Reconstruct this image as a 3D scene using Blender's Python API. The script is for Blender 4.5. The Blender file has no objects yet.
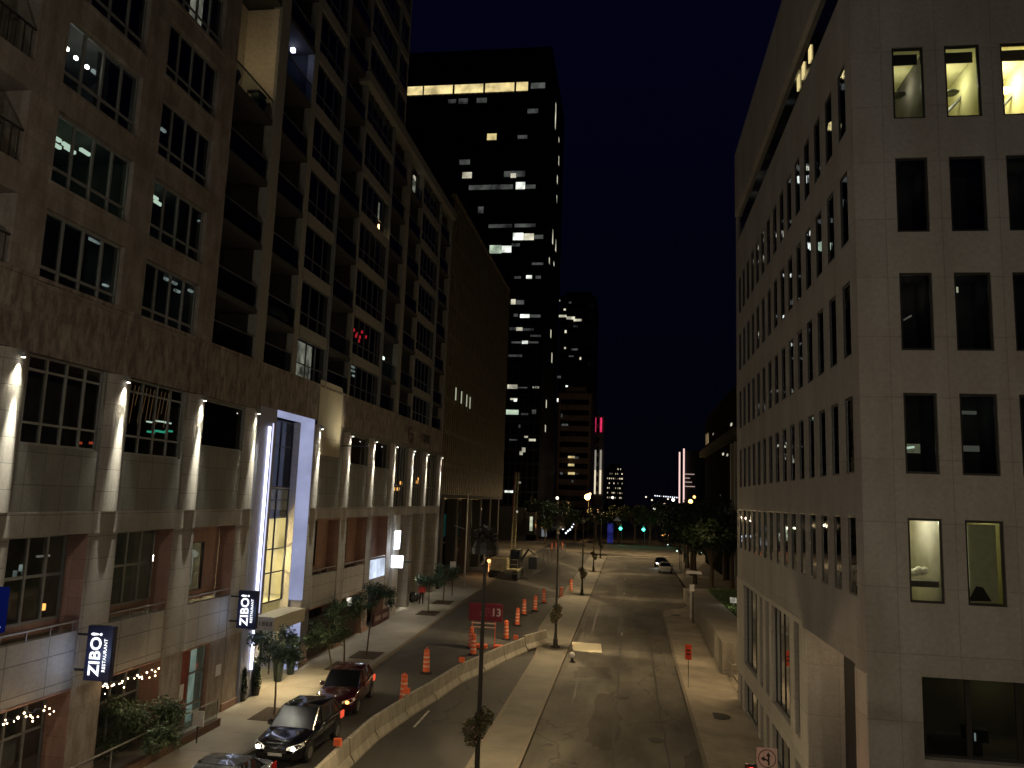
import bpy, math, random
from math import sin, cos, pi, radians
from mathutils import Vector, Matrix, noise
random.seed(7)
SC = bpy.context.scene
COL = SC.collection

# ------------------------------------------------------------------ helpers
class MB:
    """collects faces, built as ONE mesh object"""
    def __init__(s): s.v = []; s.f = []
    def quad(s, a, b, c, d):
        n = len(s.v); s.v += [tuple(a), tuple(b), tuple(c), tuple(d)]; s.f.append((n, n+1, n+2, n+3)); return s
    def box(s, x0, x1, y0, y1, z0, z1):
        if x0 > x1: x0, x1 = x1, x0
        if y0 > y1: y0, y1 = y1, y0
        if z0 > z1: z0, z1 = z1, z0
        n = len(s.v)
        s.v += [(x0,y0,z0),(x1,y0,z0),(x1,y1,z0),(x0,y1,z0),(x0,y0,z1),(x1,y0,z1),(x1,y1,z1),(x0,y1,z1)]
        for f in ((3,2,1,0),(4,5,6,7),(0,1,5,4),(1,2,6,5),(2,3,7,6),(3,0,4,7)): s.f.append(tuple(n+i for i in f))
        return s
    def bbox(s, x0, x1, y0, y1, z0, z1, b=.02):
        """box with chamfered vertical and top edges"""
        pts = [(x0+b,y0),(x1-b,y0),(x1,y0+b),(x1,y1-b),(x1-b,y1),(x0+b,y1),(x0,y1-b),(x0,y0+b)]
        cx, cy = (x0+x1)/2, (y0+y1)/2
        n = len(s.v)
        for z, k in ((z0,0),(z1-b,0),(z1,b)):
            for (x,y) in pts:
                s.v.append((x-(k if x>cx else -k), y-(k if y>cy else -k), z))
        for r in range(2):
            for i in range(8):
                j=(i+1)%8; s.f.append((n+r*8+i,n+r*8+j,n+r*8+8+j,n+r*8+8+i))
        s.f.append(tuple(n+16+i for i in range(8))); s.f.append(tuple(n+7-i for i in range(8)))
        return s
    def tube(s, pts, r, n=8, cap=True):
        if not isinstance(r, (list, tuple)): r = [r]*len(pts)
        pts = [Vector(p) for p in pts]; base = len(s.v); up = Vector((0,0,1))
        for i, p in enumerate(pts):
            d = (pts[min(i+1,len(pts)-1)] - pts[max(i-1,0)]).normalized()
            a = d.cross(up if abs(d.z) < .95 else Vector((1,0,0))).normalized(); b = d.cross(a)
            for k in range(n):
                t = 2*pi*k/n; q = p + (a*cos(t)+b*sin(t))*r[i]; s.v.append(tuple(q))
        for i in range(len(pts)-1):
            for k in range(n):
                k2=(k+1)%n; s.f.append((base+i*n+k,base+i*n+k2,base+(i+1)*n+k2,base+(i+1)*n+k))
        if cap:
            s.f.append(tuple(base+k for k in range(n))); s.f.append(tuple(base+(len(pts)-1)*n+n-1-k for k in range(n)))
        return s
    def lathe(s, prof, c=(0,0,0), n=16, axis='z'):
        base = len(s.v)
        for (r, h) in prof:
            for k in range(n):
                t = 2*pi*k/n
                if axis == 'z': p = (c[0]+r*cos(t), c[1]+r*sin(t), c[2]+h)
                elif axis == 'x': p = (c[0]+h, c[1]+r*cos(t), c[2]+r*sin(t))
                else: p = (c[0]+r*cos(t), c[1]+h, c[2]+r*sin(t))
                s.v.append(p)
        for i in range(len(prof)-1):
            for k in range(n):
                k2=(k+1)%n; s.f.append((base+i*n+k,base+i*n+k2,base+(i+1)*n+k2,base+(i+1)*n+k))
        s.f.append(tuple(base+n-1-k for k in range(n))); s.f.append(tuple(base+(len(prof)-1)*n+k for k in range(n)))
        return s
    def ball(s, c, r, n=8, m=6, sq=(1,1,1)):
        base=len(s.v)
        for i in range(m+1):
            a=pi*i/m
            for k in range(n):
                t=2*pi*k/n; s.v.append((c[0]+r*sq[0]*sin(a)*cos(t), c[1]+r*sq[1]*sin(a)*sin(t), c[2]+r*sq[2]*cos(a)))
        for i in range(m):
            for k in range(n):
                k2=(k+1)%n; s.f.append((base+i*n+k,base+(i+1)*n+k,base+(i+1)*n+k2,base+i*n+k2))
        return s
    def prism(s, poly, z0, z1):
        """vertical prism from an xy polygon"""
        n=len(poly); b=len(s.v)
        s.v += [(x,y,z0) for x,y in poly]+[(x,y,z1) for x,y in poly]
        for i in range(n):
            j=(i+1)%n; s.f.append((b+i,b+j,b+n+j,b+n+i))
        s.f.append(tuple(b+n+i for i in range(n))); s.f.append(tuple(b+n-1-i for i in range(n)))
        return s
    def extr(s, poly, y0, y1):
        """prism along y from an xz polygon"""
        n=len(poly); b=len(s.v)
        s.v += [(x,y0,z) for x,z in poly]+[(x,y1,z) for x,z in poly]
        for i in range(n):
            j=(i+1)%n; s.f.append((b+i,b+j,b+n+j,b+n+i))
        s.f.append(tuple(b+n+i for i in range(n))); s.f.append(tuple(b+n-1-i for i in range(n)))
        return s
    def wall(s, axis, pos, out, u0, u1, v0, v1, holes, depth):
        """wall face in plane axis=pos, out=+1/-1 facing, with openings (ua,ub,va,vb) and reveals"""
        us = sorted({u0,u1}|{min(max(a,u0),u1) for h_ in holes for a in h_[:2]})
        vs = sorted({v0,v1}|{min(max(a,v0),v1) for h_ in holes for a in h_[2:4]})
        P = (lambda u,v,d=0: (pos-out*d,u,v)) if axis=='x' else (lambda u,v,d=0: (u,pos-out*d,v))
        for j in range(len(vs)-1):
            va,vb=vs[j],vs[j+1]; run=None
            for i in range(len(us)-1):
                ua,ub=us[i],us[i+1]; cu,cv=(ua+ub)/2,(va+vb)/2
                solid=not any(h_[0]<cu<h_[1] and h_[2]<cv<h_[3] for h_ in holes)
                if solid: run=[ua,ub] if run is None else [run[0],ub]
                if (not solid or i==len(us)-2) and run:
                    s.quad(P(run[0],va),P(run[1],va),P(run[1],vb),P(run[0],vb)); run=None
        for h_ in holes:
            a,b,c,d=h_[:4]; dd=h_[4] if len(h_)>4 else depth
            s.quad(P(a,c),P(a,d),P(a,d,dd),P(a,c,dd)); s.quad(P(b,c),P(b,c,dd),P(b,d,dd),P(b,d))
            s.quad(P(a,d),P(b,d),P(b,d,dd),P(a,d,dd)); s.quad(P(a,c),P(a,c,dd),P(b,c,dd),P(b,c))
        return s

def obj(name, mb, mat, parent=None, smooth=False, world=False):
    me = bpy.data.meshes.new(name)
    vv = mb.v
    if world and parent is not None:
        r = parent
        off = Vector((0,0,0))
        while r is not None: off += r.location; r = r.parent
        vv = [(x-off.x,y-off.y,z-off.z) for x,y,z in vv]
    me.from_pydata(vv, [], mb.f); me.update()
    if smooth:
        for p in me.polygons: p.use_smooth = True
    me.materials.append(mat)
    o = bpy.data.objects.new(name, me); COL.objects.link(o)
    if parent is not None: o.parent = parent
    return o

def tag(o, label, cat, group=None, kind=None):
    if label: o['label'] = label
    if cat: o['category'] = cat
    if group: o['group'] = group
    if kind: o['kind'] = kind
    return o
def thing(name, label, cat, loc=(0,0,0), rz=0, group=None):
    o = bpy.data.objects.new(name, None); COL.objects.link(o)
    o.location = loc; o.rotation_euler = (0,0,rz); o.empty_display_size = .2
    return tag(o, label, cat, group)
def struct(name, mb, mat, smooth=False):
    o = obj(name, mb, mat, smooth=smooth); o['kind'] = 'structure'; return o
def kids(o): return [c for c in bpy.data.objects if c.parent == o]
def dup(root, loc, rz=0, label=None, group=None, scale=None):
    r = root.copy(); COL.objects.link(r); r.location = loc; r.rotation_euler = (0,0,rz)
    if scale: r.scale = (scale,)*3
    if label: r['label'] = label
    if group: r['group'] = group
    for ch in kids(root):
        c = ch.copy(); COL.objects.link(c); c.parent = r
        for g in kids(ch):
            d = g.copy(); COL.objects.link(d); d.parent = c
    return r

# ------------------------------------------------------------------ materials
def new_mat(name):
    m = bpy.data.materials.new(name); m.use_nodes = True
    nt = m.node_tree; b = nt.nodes['Principled BSDF']
    return m, nt, b
def N(nt, t, **kw):
    n = nt.nodes.new(t)
    for k, v in kw.items(): setattr(n, k, v)
    return n
def plain(name, col, rough=.6, metal=0, var=.12, scale=6, spec=.5, coat=0):
    m, nt, b = new_mat(name)
    tc = N(nt,'ShaderNodeTexCoord'); no = N(nt,'ShaderNodeTexNoise'); no.inputs['Scale'].default_value = scale; no.inputs['Detail'].default_value = 5
    nt.links.new(tc.outputs['Object'], no.inputs['Vector'])
    cr = N(nt,'ShaderNodeValToRGB')
    cr.color_ramp.elements[0].position=.3; cr.color_ramp.elements[1].position=.7
    cr.color_ramp.elements[0].color = tuple(c*(1-var) for c in col)+(1,); cr.color_ramp.elements[1].color = tuple(min(1,c*(1+var)) for c in col)+(1,)
    nt.links.new(no.outputs['Fac'], cr.inputs['Fac']); nt.links.new(cr.outputs['Color'], b.inputs['Base Color'])
    b.inputs['Roughness'].default_value = rough; b.inputs['Metallic'].default_value = metal
    b.inputs['Specular IOR Level'].default_value = spec
    if coat: b.inputs['Coat Weight'].default_value = coat; b.inputs['Coat Roughness'].default_value=.04
    return m
def stone(name, col, bw, bh, joint=.012, stain=.35, jdark=.45, rough=.75, streak=True, var=.08, offset=0.0, stain_scale=.5, redden=0):
    """cladding with joints, blotches and rain streaks; mapped on (x+y, z)"""
    m, nt, b = new_mat(name)
    tc = N(nt,'ShaderNodeTexCoord'); sp = N(nt,'ShaderNodeSeparateXYZ'); nt.links.new(tc.outputs['Object'], sp.inputs[0])
    ad = N(nt,'ShaderNodeMath', operation='ADD'); nt.links.new(sp.outputs[0], ad.inputs[0]); nt.links.new(sp.outputs[1], ad.inputs[1])
    cb = N(nt,'ShaderNodeCombineXYZ'); nt.links.new(ad.outputs[0], cb.inputs[0]); nt.links.new(sp.outputs[2], cb.inputs[1])
    br = N(nt,'ShaderNodeTexBrick'); br.offset = offset; br.squash = 1
    br.inputs['Scale'].default_value = 1; br.inputs['Brick Width'].default_value = bw; br.inputs['Row Height'].default_value = bh
    br.inputs['Mortar Size'].default_value = joint; br.inputs['Mortar Smooth'].default_value=.3; br.inputs['Bias'].default_value = 0
    br.inputs['Color1'].default_value = tuple(c*(1-var) for c in col)+(1,); br.inputs['Color2'].default_value = tuple(c*(1+var) for c in col)+(1,)
    br.inputs['Mortar'].default_value = tuple(c*jdark for c in col)+(1,)
    nt.links.new(cb.outputs[0], br.inputs['Vector'])
    no = N(nt,'ShaderNodeTexNoise'); no.inputs['Scale'].default_value = stain_scale; no.inputs['Detail'].default_value = 8; no.inputs['Roughness'].default_value=.65
    mp = N(nt,'ShaderNodeMapping'); nt.links.new(cb.outputs[0], mp.inputs['Vector'])
    mp.inputs['Scale'].default_value = (2.2,.7,1) if streak else (1,1,1)
    nt.links.new(mp.outputs[0], no.inputs['Vector'])
    cr = N(nt,'ShaderNodeValToRGB'); cr.color_ramp.elements[0].position=.38; cr.color_ramp.elements[1].position=.62
    k = 1-stain
    cr.color_ramp.elements[0].color = (k*(1+redden),k,k*(1-redden),1); cr.color_ramp.elements[1].color=(1,1,1,1)
    nt.links.new(no.outputs['Fac'], cr.inputs['Fac'])
    n2 = N(nt,'ShaderNodeTexNoise'); n2.inputs['Scale'].default_value = 9; n2.inputs['Detail'].default_value=6
    nt.links.new(cb.outputs[0], n2.inputs['Vector'])
    c2 = N(nt,'ShaderNodeValToRGB'); c2.color_ramp.elements[0].position=.3; c2.color_ramp.elements[1].position=.75
    c2.color_ramp.elements[0].color=(.85,.85,.85,1); c2.color_ramp.elements[1].color=(1.05,1.05,1.05,1); nt.links.new(n2.outputs['Fac'], c2.inputs['Fac'])
    mx = N(nt,'ShaderNodeMixRGB', blend_type='MULTIPLY'); mx.inputs[0].default_value=1
    nt.links.new(br.outputs['Color'], mx.inputs[1]); nt.links.new(cr.outputs['Color'], mx.inputs[2])
    m2 = N(nt,'ShaderNodeMixRGB', blend_type='MULTIPLY'); m2.inputs[0].default_value=1
    nt.links.new(mx.outputs[0], m2.inputs[1]); nt.links.new(c2.outputs['Color'], m2.inputs[2])
    nt.links.new(m2.outputs[0], b.inputs['Base Color']); b.inputs['Roughness'].default_value = rough
    bp = N(nt,'ShaderNodeBump'); bp.inputs['Strength'].default_value=.4; bp.inputs['Distance'].default_value=.01
    nt.links.new(br.outputs['Fac'], bp.inputs['Height']); bp.invert=True; nt.links.new(bp.outputs[0], b.inputs['Normal'])
    return m
def emis(name, col, s, pattern=0, scale=4.):
    m = bpy.data.materials.new(name); m.use_nodes=True; nt=m.node_tree
    for n in list(nt.nodes): nt.nodes.remove(n)
    e=N(nt,'ShaderNodeEmission'); o=N(nt,'ShaderNodeOutputMaterial'); e.inputs[0].default_value=(*col,1); e.inputs[1].default_value=s
    if pattern:
        tc=N(nt,'ShaderNodeTexCoord'); no=N(nt,'ShaderNodeTexNoise'); no.inputs['Scale'].default_value=scale; no.inputs['Detail'].default_value=3
        mp=N(nt,'ShaderNodeMapRange'); mp.inputs[1].default_value=.35; mp.inputs[2].default_value=.7; mp.inputs[3].default_value=s*(1-pattern); mp.inputs[4].default_value=s*(1+pattern)
        nt.links.new(tc.outputs['Object'],no.inputs['Vector']); nt.links.new(no.outputs['Fac'],mp.inputs[0]); nt.links.new(mp.outputs[0],e.inputs[1])
    nt.links.new(e.outputs[0],o.inputs[0]); return m
def glassy(name, tint=(.35,.38,.38), refl=.12, rough=.02, wav=.004):
    m = bpy.data.materials.new(name); m.use_nodes=True; nt=m.node_tree
    for n in list(nt.nodes): nt.nodes.remove(n)
    t=N(nt,'ShaderNodeBsdfTransparent'); t.inputs[0].default_value=(*tint,1)
    g=N(nt,'ShaderNodeBsdfGlossy'); g.inputs['Roughness'].default_value=rough; g.inputs[0].default_value=(.9,.95,1,1)
    lw=N(nt,'ShaderNodeFresnel'); lw.inputs[0].default_value=1.5
    mr=N(nt,'ShaderNodeMath',operation='MAXIMUM'); mr.inputs[1].default_value=refl; nt.links.new(lw.outputs[0],mr.inputs[0])
    tc=N(nt,'ShaderNodeTexCoord'); no=N(nt,'ShaderNodeTexNoise'); no.inputs['Scale'].default_value=1.3; nt.links.new(tc.outputs['Object'],no.inputs['Vector'])
    bp=N(nt,'ShaderNodeBump'); bp.inputs['Distance'].default_value=wav; bp.inputs['Strength'].default_value=1; nt.links.new(no.outputs['Fac'],bp.inputs['Height']); nt.links.new(bp.outputs[0],g.inputs['Normal'])
    mx=N(nt,'ShaderNodeMixShader'); o=N(nt,'ShaderNodeOutputMaterial')
    nt.links.new(mr.outputs[0],mx.inputs[0]); nt.links.new(t.outputs[0],mx.inputs[1]); nt.links.new(g.outputs[0],mx.inputs[2]); nt.links.new(mx.outputs[0],o.inputs[0]); return m
def asphalt(name, col, patch=.35, rough=.85, cracks=True, sc=.12):
    m, nt, b = new_mat(name)
    tc = N(nt,'ShaderNodeTexCoord')
    mp=N(nt,'ShaderNodeMapping'); mp.inputs['Scale'].default_value=(1,.35,1); nt.links.new(tc.outputs['Object'],mp.inputs[0])
    n1=N(nt,'ShaderNodeTexNoise'); n1.inputs['Scale'].default_value=sc*4; n1.inputs['Detail'].default_value=8; n1.inputs['Roughness'].default_value=.6; nt.links.new(mp.outputs[0],n1.inputs['Vector'])
    n2=N(nt,'ShaderNodeTexNoise'); n2.inputs['Scale'].default_value=30; n2.inputs['Detail'].default_value=4; nt.links.new(tc.outputs['Object'],n2.inputs['Vector'])
    r1=N(nt,'ShaderNodeValToRGB'); r1.color_ramp.elements[0].position=.35; r1.color_ramp.elements[1].position=.65
    r1.color_ramp.elements[0].color=tuple(c*(1-patch) for c in col)+(1,); r1.color_ramp.elements[1].color=tuple(c*(1+patch) for c in col)+(1,)
    nt.links.new(n1.outputs['Fac'],r1.inputs['Fac'])
    r2=N(nt,'ShaderNodeValToRGB'); r2.color_ramp.elements[0].color=(.75,.75,.75,1); r2.color_ramp.elements[1].color=(1.2,1.2,1.2,1); nt.links.new(n2.outputs['Fac'],r2.inputs['Fac'])
    mx=N(nt,'ShaderNodeMixRGB',blend_type='MULTIPLY'); mx.inputs[0].default_value=1; nt.links.new(r1.outputs[0],mx.inputs[1]); nt.links.new(r2.outputs[0],mx.inputs[2])
    last=mx.outputs[0]
    if cracks:
        vo=N(nt,'ShaderNodeTexVoronoi',feature='DISTANCE_TO_EDGE'); vo.inputs['Scale'].default_value=.13
        n3=N(nt,'ShaderNodeTexNoise'); n3.inputs['Scale'].default_value=1.2; n3.inputs['Detail'].default_value=5; nt.links.new(tc.outputs['Object'],n3.inputs['Vector'])
        m3=N(nt,'ShaderNodeMixRGB'); m3.inputs[0].default_value=.25; nt.links.new(tc.outputs['Object'],m3.inputs[1]); nt.links.new(n3.outputs['Color'],m3.inputs[2])
        m4=N(nt,'ShaderNodeVectorMath',operation='ADD'); nt.links.new(tc.outputs['Object'],m4.inputs[0]); nt.links.new(n3.outputs['Color'],m4.inputs[1])
        nt.links.new(m4.outputs[0],vo.inputs['Vector'])
        rc=N(nt,'ShaderNodeValToRGB'); rc.color_ramp.elements[0].position=.0; rc.color_ramp.elements[0].color=(.55,.55,.55,1); rc.color_ramp.elements[1].position=.008; rc.color_ramp.elements[1].color=(1,1,1,1)
        nt.links.new(vo.outputs['Distance'],rc.inputs['Fac'])
        m5=N(nt,'ShaderNodeMixRGB',blend_type='MULTIPLY'); m5.inputs[0].default_value=1; nt.links.new(last,m5.inputs[1]); nt.links.new(rc.outputs[0],m5.inputs[2]); last=m5.outputs[0]
    nt.links.new(last,b.inputs['Base Color']); b.inputs['Roughness'].default_value=rough; b.inputs['Specular IOR Level'].default_value=.3
    bp=N(nt,'ShaderNodeBump'); bp.inputs['Strength'].default_value=.3; bp.inputs['Distance'].default_value=.01; nt.links.new(n2.outputs['Fac'],bp.inputs['Height']); nt.links.new(bp.outputs[0],b.inputs['Normal'])
    return m
def paving(name, col, bw, bh, rough=.8, stain=.25):
    m, nt, b = new_mat(name)
    tc = N(nt,'ShaderNodeTexCoord'); br=N(nt,'ShaderNodeTexBrick'); br.offset=0
    br.inputs['Scale'].default_value=1; br.inputs['Brick Width'].default_value=bw; br.inputs['Row Height'].default_value=bh; br.inputs['Mortar Size'].default_value=.012
    br.inputs['Color1'].default_value=tuple(c*.93 for c in col)+(1,); br.inputs['Color2'].default_value=tuple(c*1.07 for c in col)+(1,); br.inputs['Mortar'].default_value=tuple(c*.45 for c in col)+(1,)
    nt.links.new(tc.outputs['Object'],br.inputs['Vector'])
    n1=N(nt,'ShaderNodeTexNoise'); n1.inputs['Scale'].default_value=.5; n1.inputs['Detail'].default_value=9; n1.inputs['Roughness'].default_value=.65; nt.links.new(tc.outputs['Object'],n1.inputs['Vector'])
    r1=N(nt,'ShaderNodeValToRGB'); r1.color_ramp.elements[0].position=.35; r1.color_ramp.elements[1].position=.62; k=1-stain
    r1.color_ramp.elements[0].color=(k,k,k,1); r1.color_ramp.elements[1].color=(1.05,1.05,1.05,1); nt.links.new(n1.outputs['Fac'],r1.inputs['Fac'])
    n2=N(nt,'ShaderNodeTexNoise'); n2.inputs['Scale'].default_value=22; n2.inputs['Detail'].default_value=4; nt.links.new(tc.outputs['Object'],n2.inputs['Vector'])
    r2=N(nt,'ShaderNodeValToRGB'); r2.color_ramp.elements[0].color=(.8,.8,.8,1); r2.color_ramp.elements[1].color=(1.15,1.15,1.15,1); nt.links.new(n2.outputs['Fac'],r2.inputs['Fac'])
    a=N(nt,'ShaderNodeMixRGB',blend_type='MULTIPLY'); a.inputs[0].default_value=1; nt.links.new(br.outputs[0],a.inputs[1]); nt.links.new(r1.outputs[0],a.inputs[2])
    c=N(nt,'ShaderNodeMixRGB',blend_type='MULTIPLY'); c.inputs[0].default_value=1; nt.links.new(a.outputs[0],c.inputs[1]); nt.links.new(r2.outputs[0],c.inputs[2])
    nt.links.new(c.outputs[0],b.inputs['Base Color']); b.inputs['Roughness'].default_value=rough
    return m

M = {}
M['lime']   = stone('limestone_panels', (.36,.345,.32), 1.38, 1.56, joint=.010, stain=.2, jdark=.70, var=.05, stain_scale=.35, redden=.04)
M['lime_pale'] = stone('limestone_trim', (.52,.49,.42), 2.2, 1.56, joint=.012, stain=.14, jdark=.65)
M['tower_st'] = stone('tower_stone', (.26,.24,.212), .62, .45, joint=.008, stain=.45, jdark=.75, var=.12, redden=.1, stain_scale=.7)
M['band_st'] = stone('stained_band_stone', (.27,.235,.205), .5, 1.2, joint=.006, stain=.62, jdark=.75, var=.15, redden=.10, stain_scale=1.7)
M['pod_st'] = stone('podium_stone', (.33,.30,.26), 1.5, .72, joint=.012, stain=.28, jdark=.45, var=.06)
M['tile']   = stone('podium_tile', (.20,.20,.18), .78, .95, joint=.014, stain=.2, jdark=.5, var=.07)
M['panel']  = stone('parapet_panels', (.42,.40,.36), 1.72, .88, joint=.014, stain=.12, jdark=.35, var=.03)
M['red_st'] = stone('red_brown_stone', (.34,.20,.15), .9, .6, joint=.008, stain=.25, jdark=.6, var=.08)
M['conc']   = stone('rough_concrete', (.34,.29,.24), 3.1, 2.6, joint=.01, stain=.4, jdark=.7, var=.06, redden=.06, stain_scale=1.2)
M['pale_col'] = stone('pale_column_stone', (.55,.53,.50), 3.2, 2.4, joint=.01, stain=.1, jdark=.6, var=.03)
M['spandrel'] = plain('spandrel_concrete', (.20,.195,.17), .8)
M['recess'] = plain('recess_shade', (.026,.025,.024), .85)  # shade of the balcony recesses put into the colour
M['slab'] = plain('balcony_slab_shade', (.03,.028,.026), .85)  # darkened too, shade under the balconies put into the colour
M['rail'] = plain('slim_rail', (.10,.105,.105), .4,.3)
M['frame_s'] = plain('slate_frame', (.085,.09,.09), .4,.2)
M['fin']    = plain('bronze_fins', (.15,.125,.065), .5, 0, .25, 1.0)
M['fin_d']  = plain('dark_bronze_glass', (.02,.018,.014), .25)
M['brown']  = stone('brown_masonry', (.26,.18,.13), 3.0, 3.5, joint=.05, stain=.3, jdark=.6)
M['frame']  = plain('aluminium_frame', (.20,.21,.20), .45, .2)
M['frame_d']= plain('dark_frame', (.035,.033,.03), .4, .2)
M['int']    = plain('room_surfaces', (.13,.12,.11), .9, 0, .3, 1.5)
M['int_l']  = plain('lit_room_paint', (.72,.69,.38), .9, 0, .05, 2)
M['curtain']= plain('curtain_cloth', (.16,.16,.12), .9, 0, .35, 5)
M['glass']  = glassy('window_glass')
M['glass_c']= glassy('clear_glass', (.85,.87,.85), .05)
M['glass_b']= glassy('balustrade_glass', (.62,.68,.68), .1)
M['black']  = plain('black_metal', (.012,.012,.012), .4)
M['blackgl']= plain('black_tower_glass', (.006,.006,.008), .08, 0, .2, .3)
M['metal']  = plain('galvanised_metal', (.32,.31,.29), .4, .7)
M['pole']   = plain('dark_pole_paint', (.055,.05,.04), .5, .3)
M['orange'] = plain('orange_plastic', (.92,.17,.06), .45)
M['stripe'] = plain('white_reflective_band', (.95,.60,.45), .4)
M['rubber'] = plain('black_rubber', (.02,.02,.02), .8)
M['barrier']= stone('cast_concrete', (.40,.37,.30), 20, 20, joint=.0, stain=.3, jdark=1, streak=True, stain_scale=1.3)
M['white']  = plain('white_paint', (.72,.71,.68), .5)
M['whiteline'] = plain('road_marking', (.5,.48,.42), .8, 0, .35, 3)
M['soil']   = plain('tree_pit_soil', (.055,.036,.024), .95, 0, .4, 12)
M['steel_d']= plain('manhole_iron', (.04,.036,.032), .6, .5, .3, 10)
M['bark']   = plain('bark', (.10,.075,.05), .9, 0, .3, 20)
M['leaf']   = plain('leaf', (.055,.085,.038), .55, 0, .4, 2.0)
M['leaf_b'] = plain('leaf_blue_green', (.05,.09,.06), .55, 0, .4, 2.0)
M['leaf_d'] = plain('leaf_dark', (.02,.04,.015), .6, 0, .45, .6)
M['grass']  = plain('grass', (.06,.11,.025), .9, 0, .4, 3)
M['asph_r'] = asphalt('asphalt_worn', (.115,.105,.087), .38)
M['asph_l'] = asphalt('asphalt_dark', (.072,.068,.062), .18)
M['ground'] = asphalt('ground_far', (.06,.055,.05), .2, cracks=False)
M['walk']   = paving('pale_sidewalk', (.29,.26,.215), 3.4, 2.4)
M['walk_r'] = paving('worn_sidewalk', (.33,.285,.215), 2.9, 3.0, stain=.35)
M['median'] = paving('median_concrete', (.165,.15,.115), 1.9, 3.2, stain=.3)
M['kerb']   = plain('kerb_concrete', (.17,.145,.11), .85)
M['e_white']= emis('lamp_white', (1,.93,.78), 30)
M['e_sconce']= emis('sconce_lens', (1,.96,.85), 14)
M['e_blue'] = emis('led_tube', (.72,.74,1), 5)
M['e_sign'] = emis('sign_letters', (.92,.95,1), 1.7)
M['e_box']  = emis('lightbox', (.85,.92,1), 4)
M['e_warm'] = emis('warm_lamp', (1,.62,.28), 12)
M['e_warm2']= emis('warm_bulb', (1,.68,.38), 16)
M['e_ceil'] = emis('ceiling_light', (.8,1,.8), 1.6)
M['e_dim']  = emis('dim_room_light', (1,.95,.75), .35, .8, 1.5)
M['e_cool'] = emis('cool_room_light', (.75,.9,.85), .5, .8, 1.5)
M['e_green']= emis('signal_green', (.05,1,.62), 9)
M['e_red']  = emis('signal_red', (1,.06,.04), 3)
M['e_pink'] = emis('magenta_light', (1,.04,.16), .8, .4, .3)
M['e_sod']  = emis('sodium_lamp', (1,.50,.13), 90)
M['e_mint'] = emis('teal_light', (.1,1,.6), .7)
M['e_head'] = emis('headlamp', (1,.9,.7), 22)
M['e_amb']  = emis('indicator_amber', (1,.42,.1), 5)
M['e_tail'] = emis('tail_lamp', (1,.12,.05), .8)

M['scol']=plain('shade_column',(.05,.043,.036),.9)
M['cg']=plain('car_glass',(.008,.009,.011),.16,0,.1,1)

def point(name, loc, w, col=(1,.75,.45), r=.15, parent=None):
    l=bpy.data.lights.new(name,'POINT'); l.energy=w; l.color=col; l.shadow_soft_size=r
    o=bpy.data.objects.new(name,l); COL.objects.link(o); o.location=loc
    if parent: o.parent=parent
    return o
def spot(name, loc, to, w, col, ang=60, blend=.5, r=.05, parent=None):
    l=bpy.data.lights.new(name,'SPOT'); l.energy=w; l.color=col; l.shadow_soft_size=r; l.spot_size=radians(ang); l.spot_blend=blend
    o=bpy.data.objects.new(name,l); COL.objects.link(o); o.location=loc
    o.rotation_euler=(Vector(to)-Vector(loc)).to_track_quat('-Z','Y').to_euler()
    if parent: o.parent=parent
    return o
def text(name, body, size, mat, parent, loc, rot, depth=.01, bold=0.0, spacing=1.0):
    c=bpy.data.curves.new(name,'FONT'); c.body=body; c.size=size; c.extrude=depth; c.offset=bold; c.align_x='CENTER'; c.align_y='CENTER'; c.space_character=spacing
    t=bpy.data.objects.new(name+'_tmp',c)
    COL.objects.link(t); bpy.context.view_layer.update()
    me=bpy.data.meshes.new_from_object(t.evaluated_get(bpy.context.evaluated_depsgraph_get()))
    COL.objects.unlink(t); bpy.data.objects.remove(t)
    me.materials.clear(); me.materials.append(mat); me.name=name
    o=bpy.data.objects.new(name,me); COL.objects.link(o); o.parent=parent; o.location=loc; o.rotation_euler=rot
    return o

# ------------------------------------------------------------------ ground relief
def sm(t):
    t=min(1,max(0,t)); return t*t*(3-2*t)
def gh(x,y):
    a=0.026*max(0,min(y,105)-33)*sm((-x-4.5)/9.)*(1-sm((y-125)/40))
    b=-0.42*sm(x/5.7)*(1-sm((y-45)/30)) if x>0 else 0
    return a+b
def frange(a,b,s):
    n=max(1,int(round((b-a)/s))); return [a+(b-a)*i/n for i in range(n+1)]
def sheet(name, ys, xl, xr, dz, mat, nx=6, kerbs=(), smooth=True):
    fl = xl if callable(xl) else (lambda y:xl); fr = xr if callable(xr) else (lambda y:xr)
    m=MB()
    for y in ys:
        for i in range(nx+1):
            x=fl(y)+(fr(y)-fl(y))*i/nx; m.v.append((x,y,gh(x,y)+dz))
    w=nx+1
    for j in range(len(ys)-1):
        for i in range(nx): m.f.append((j*w+i,j*w+i+1,(j+1)*w+i+1,(j+1)*w+i))
    return struct(name,m,mat,smooth=False)
def kerb(name, pts, w, dz, mat):
    """kerb stone strip following pts (x,y), outer face vertical"""
    m=MB()
    for (x0,y0),(x1,y1) in zip(pts[:-1],pts[1:]):
        d=Vector((x1-x0,y1-y0)).normalized(); n=Vector((-d.y,d.x))*w
        q=[(x0,y0),(x1,y1),(x1+n.x,y1+n.y),(x0+n.x,y0+n.y)]
        b=len(m.v)
        for k in (-.06,dz):
            for (x,y) in q: m.v.append((x,y,gh(x,y)+k))
        for f in ((4,5,6,7),(0,1,5,4),(1,2,6,5),(2,3,7,6),(3,0,4,7)): m.f.append(tuple(b+i for i in f))
    return struct(name,m,mat)
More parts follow.
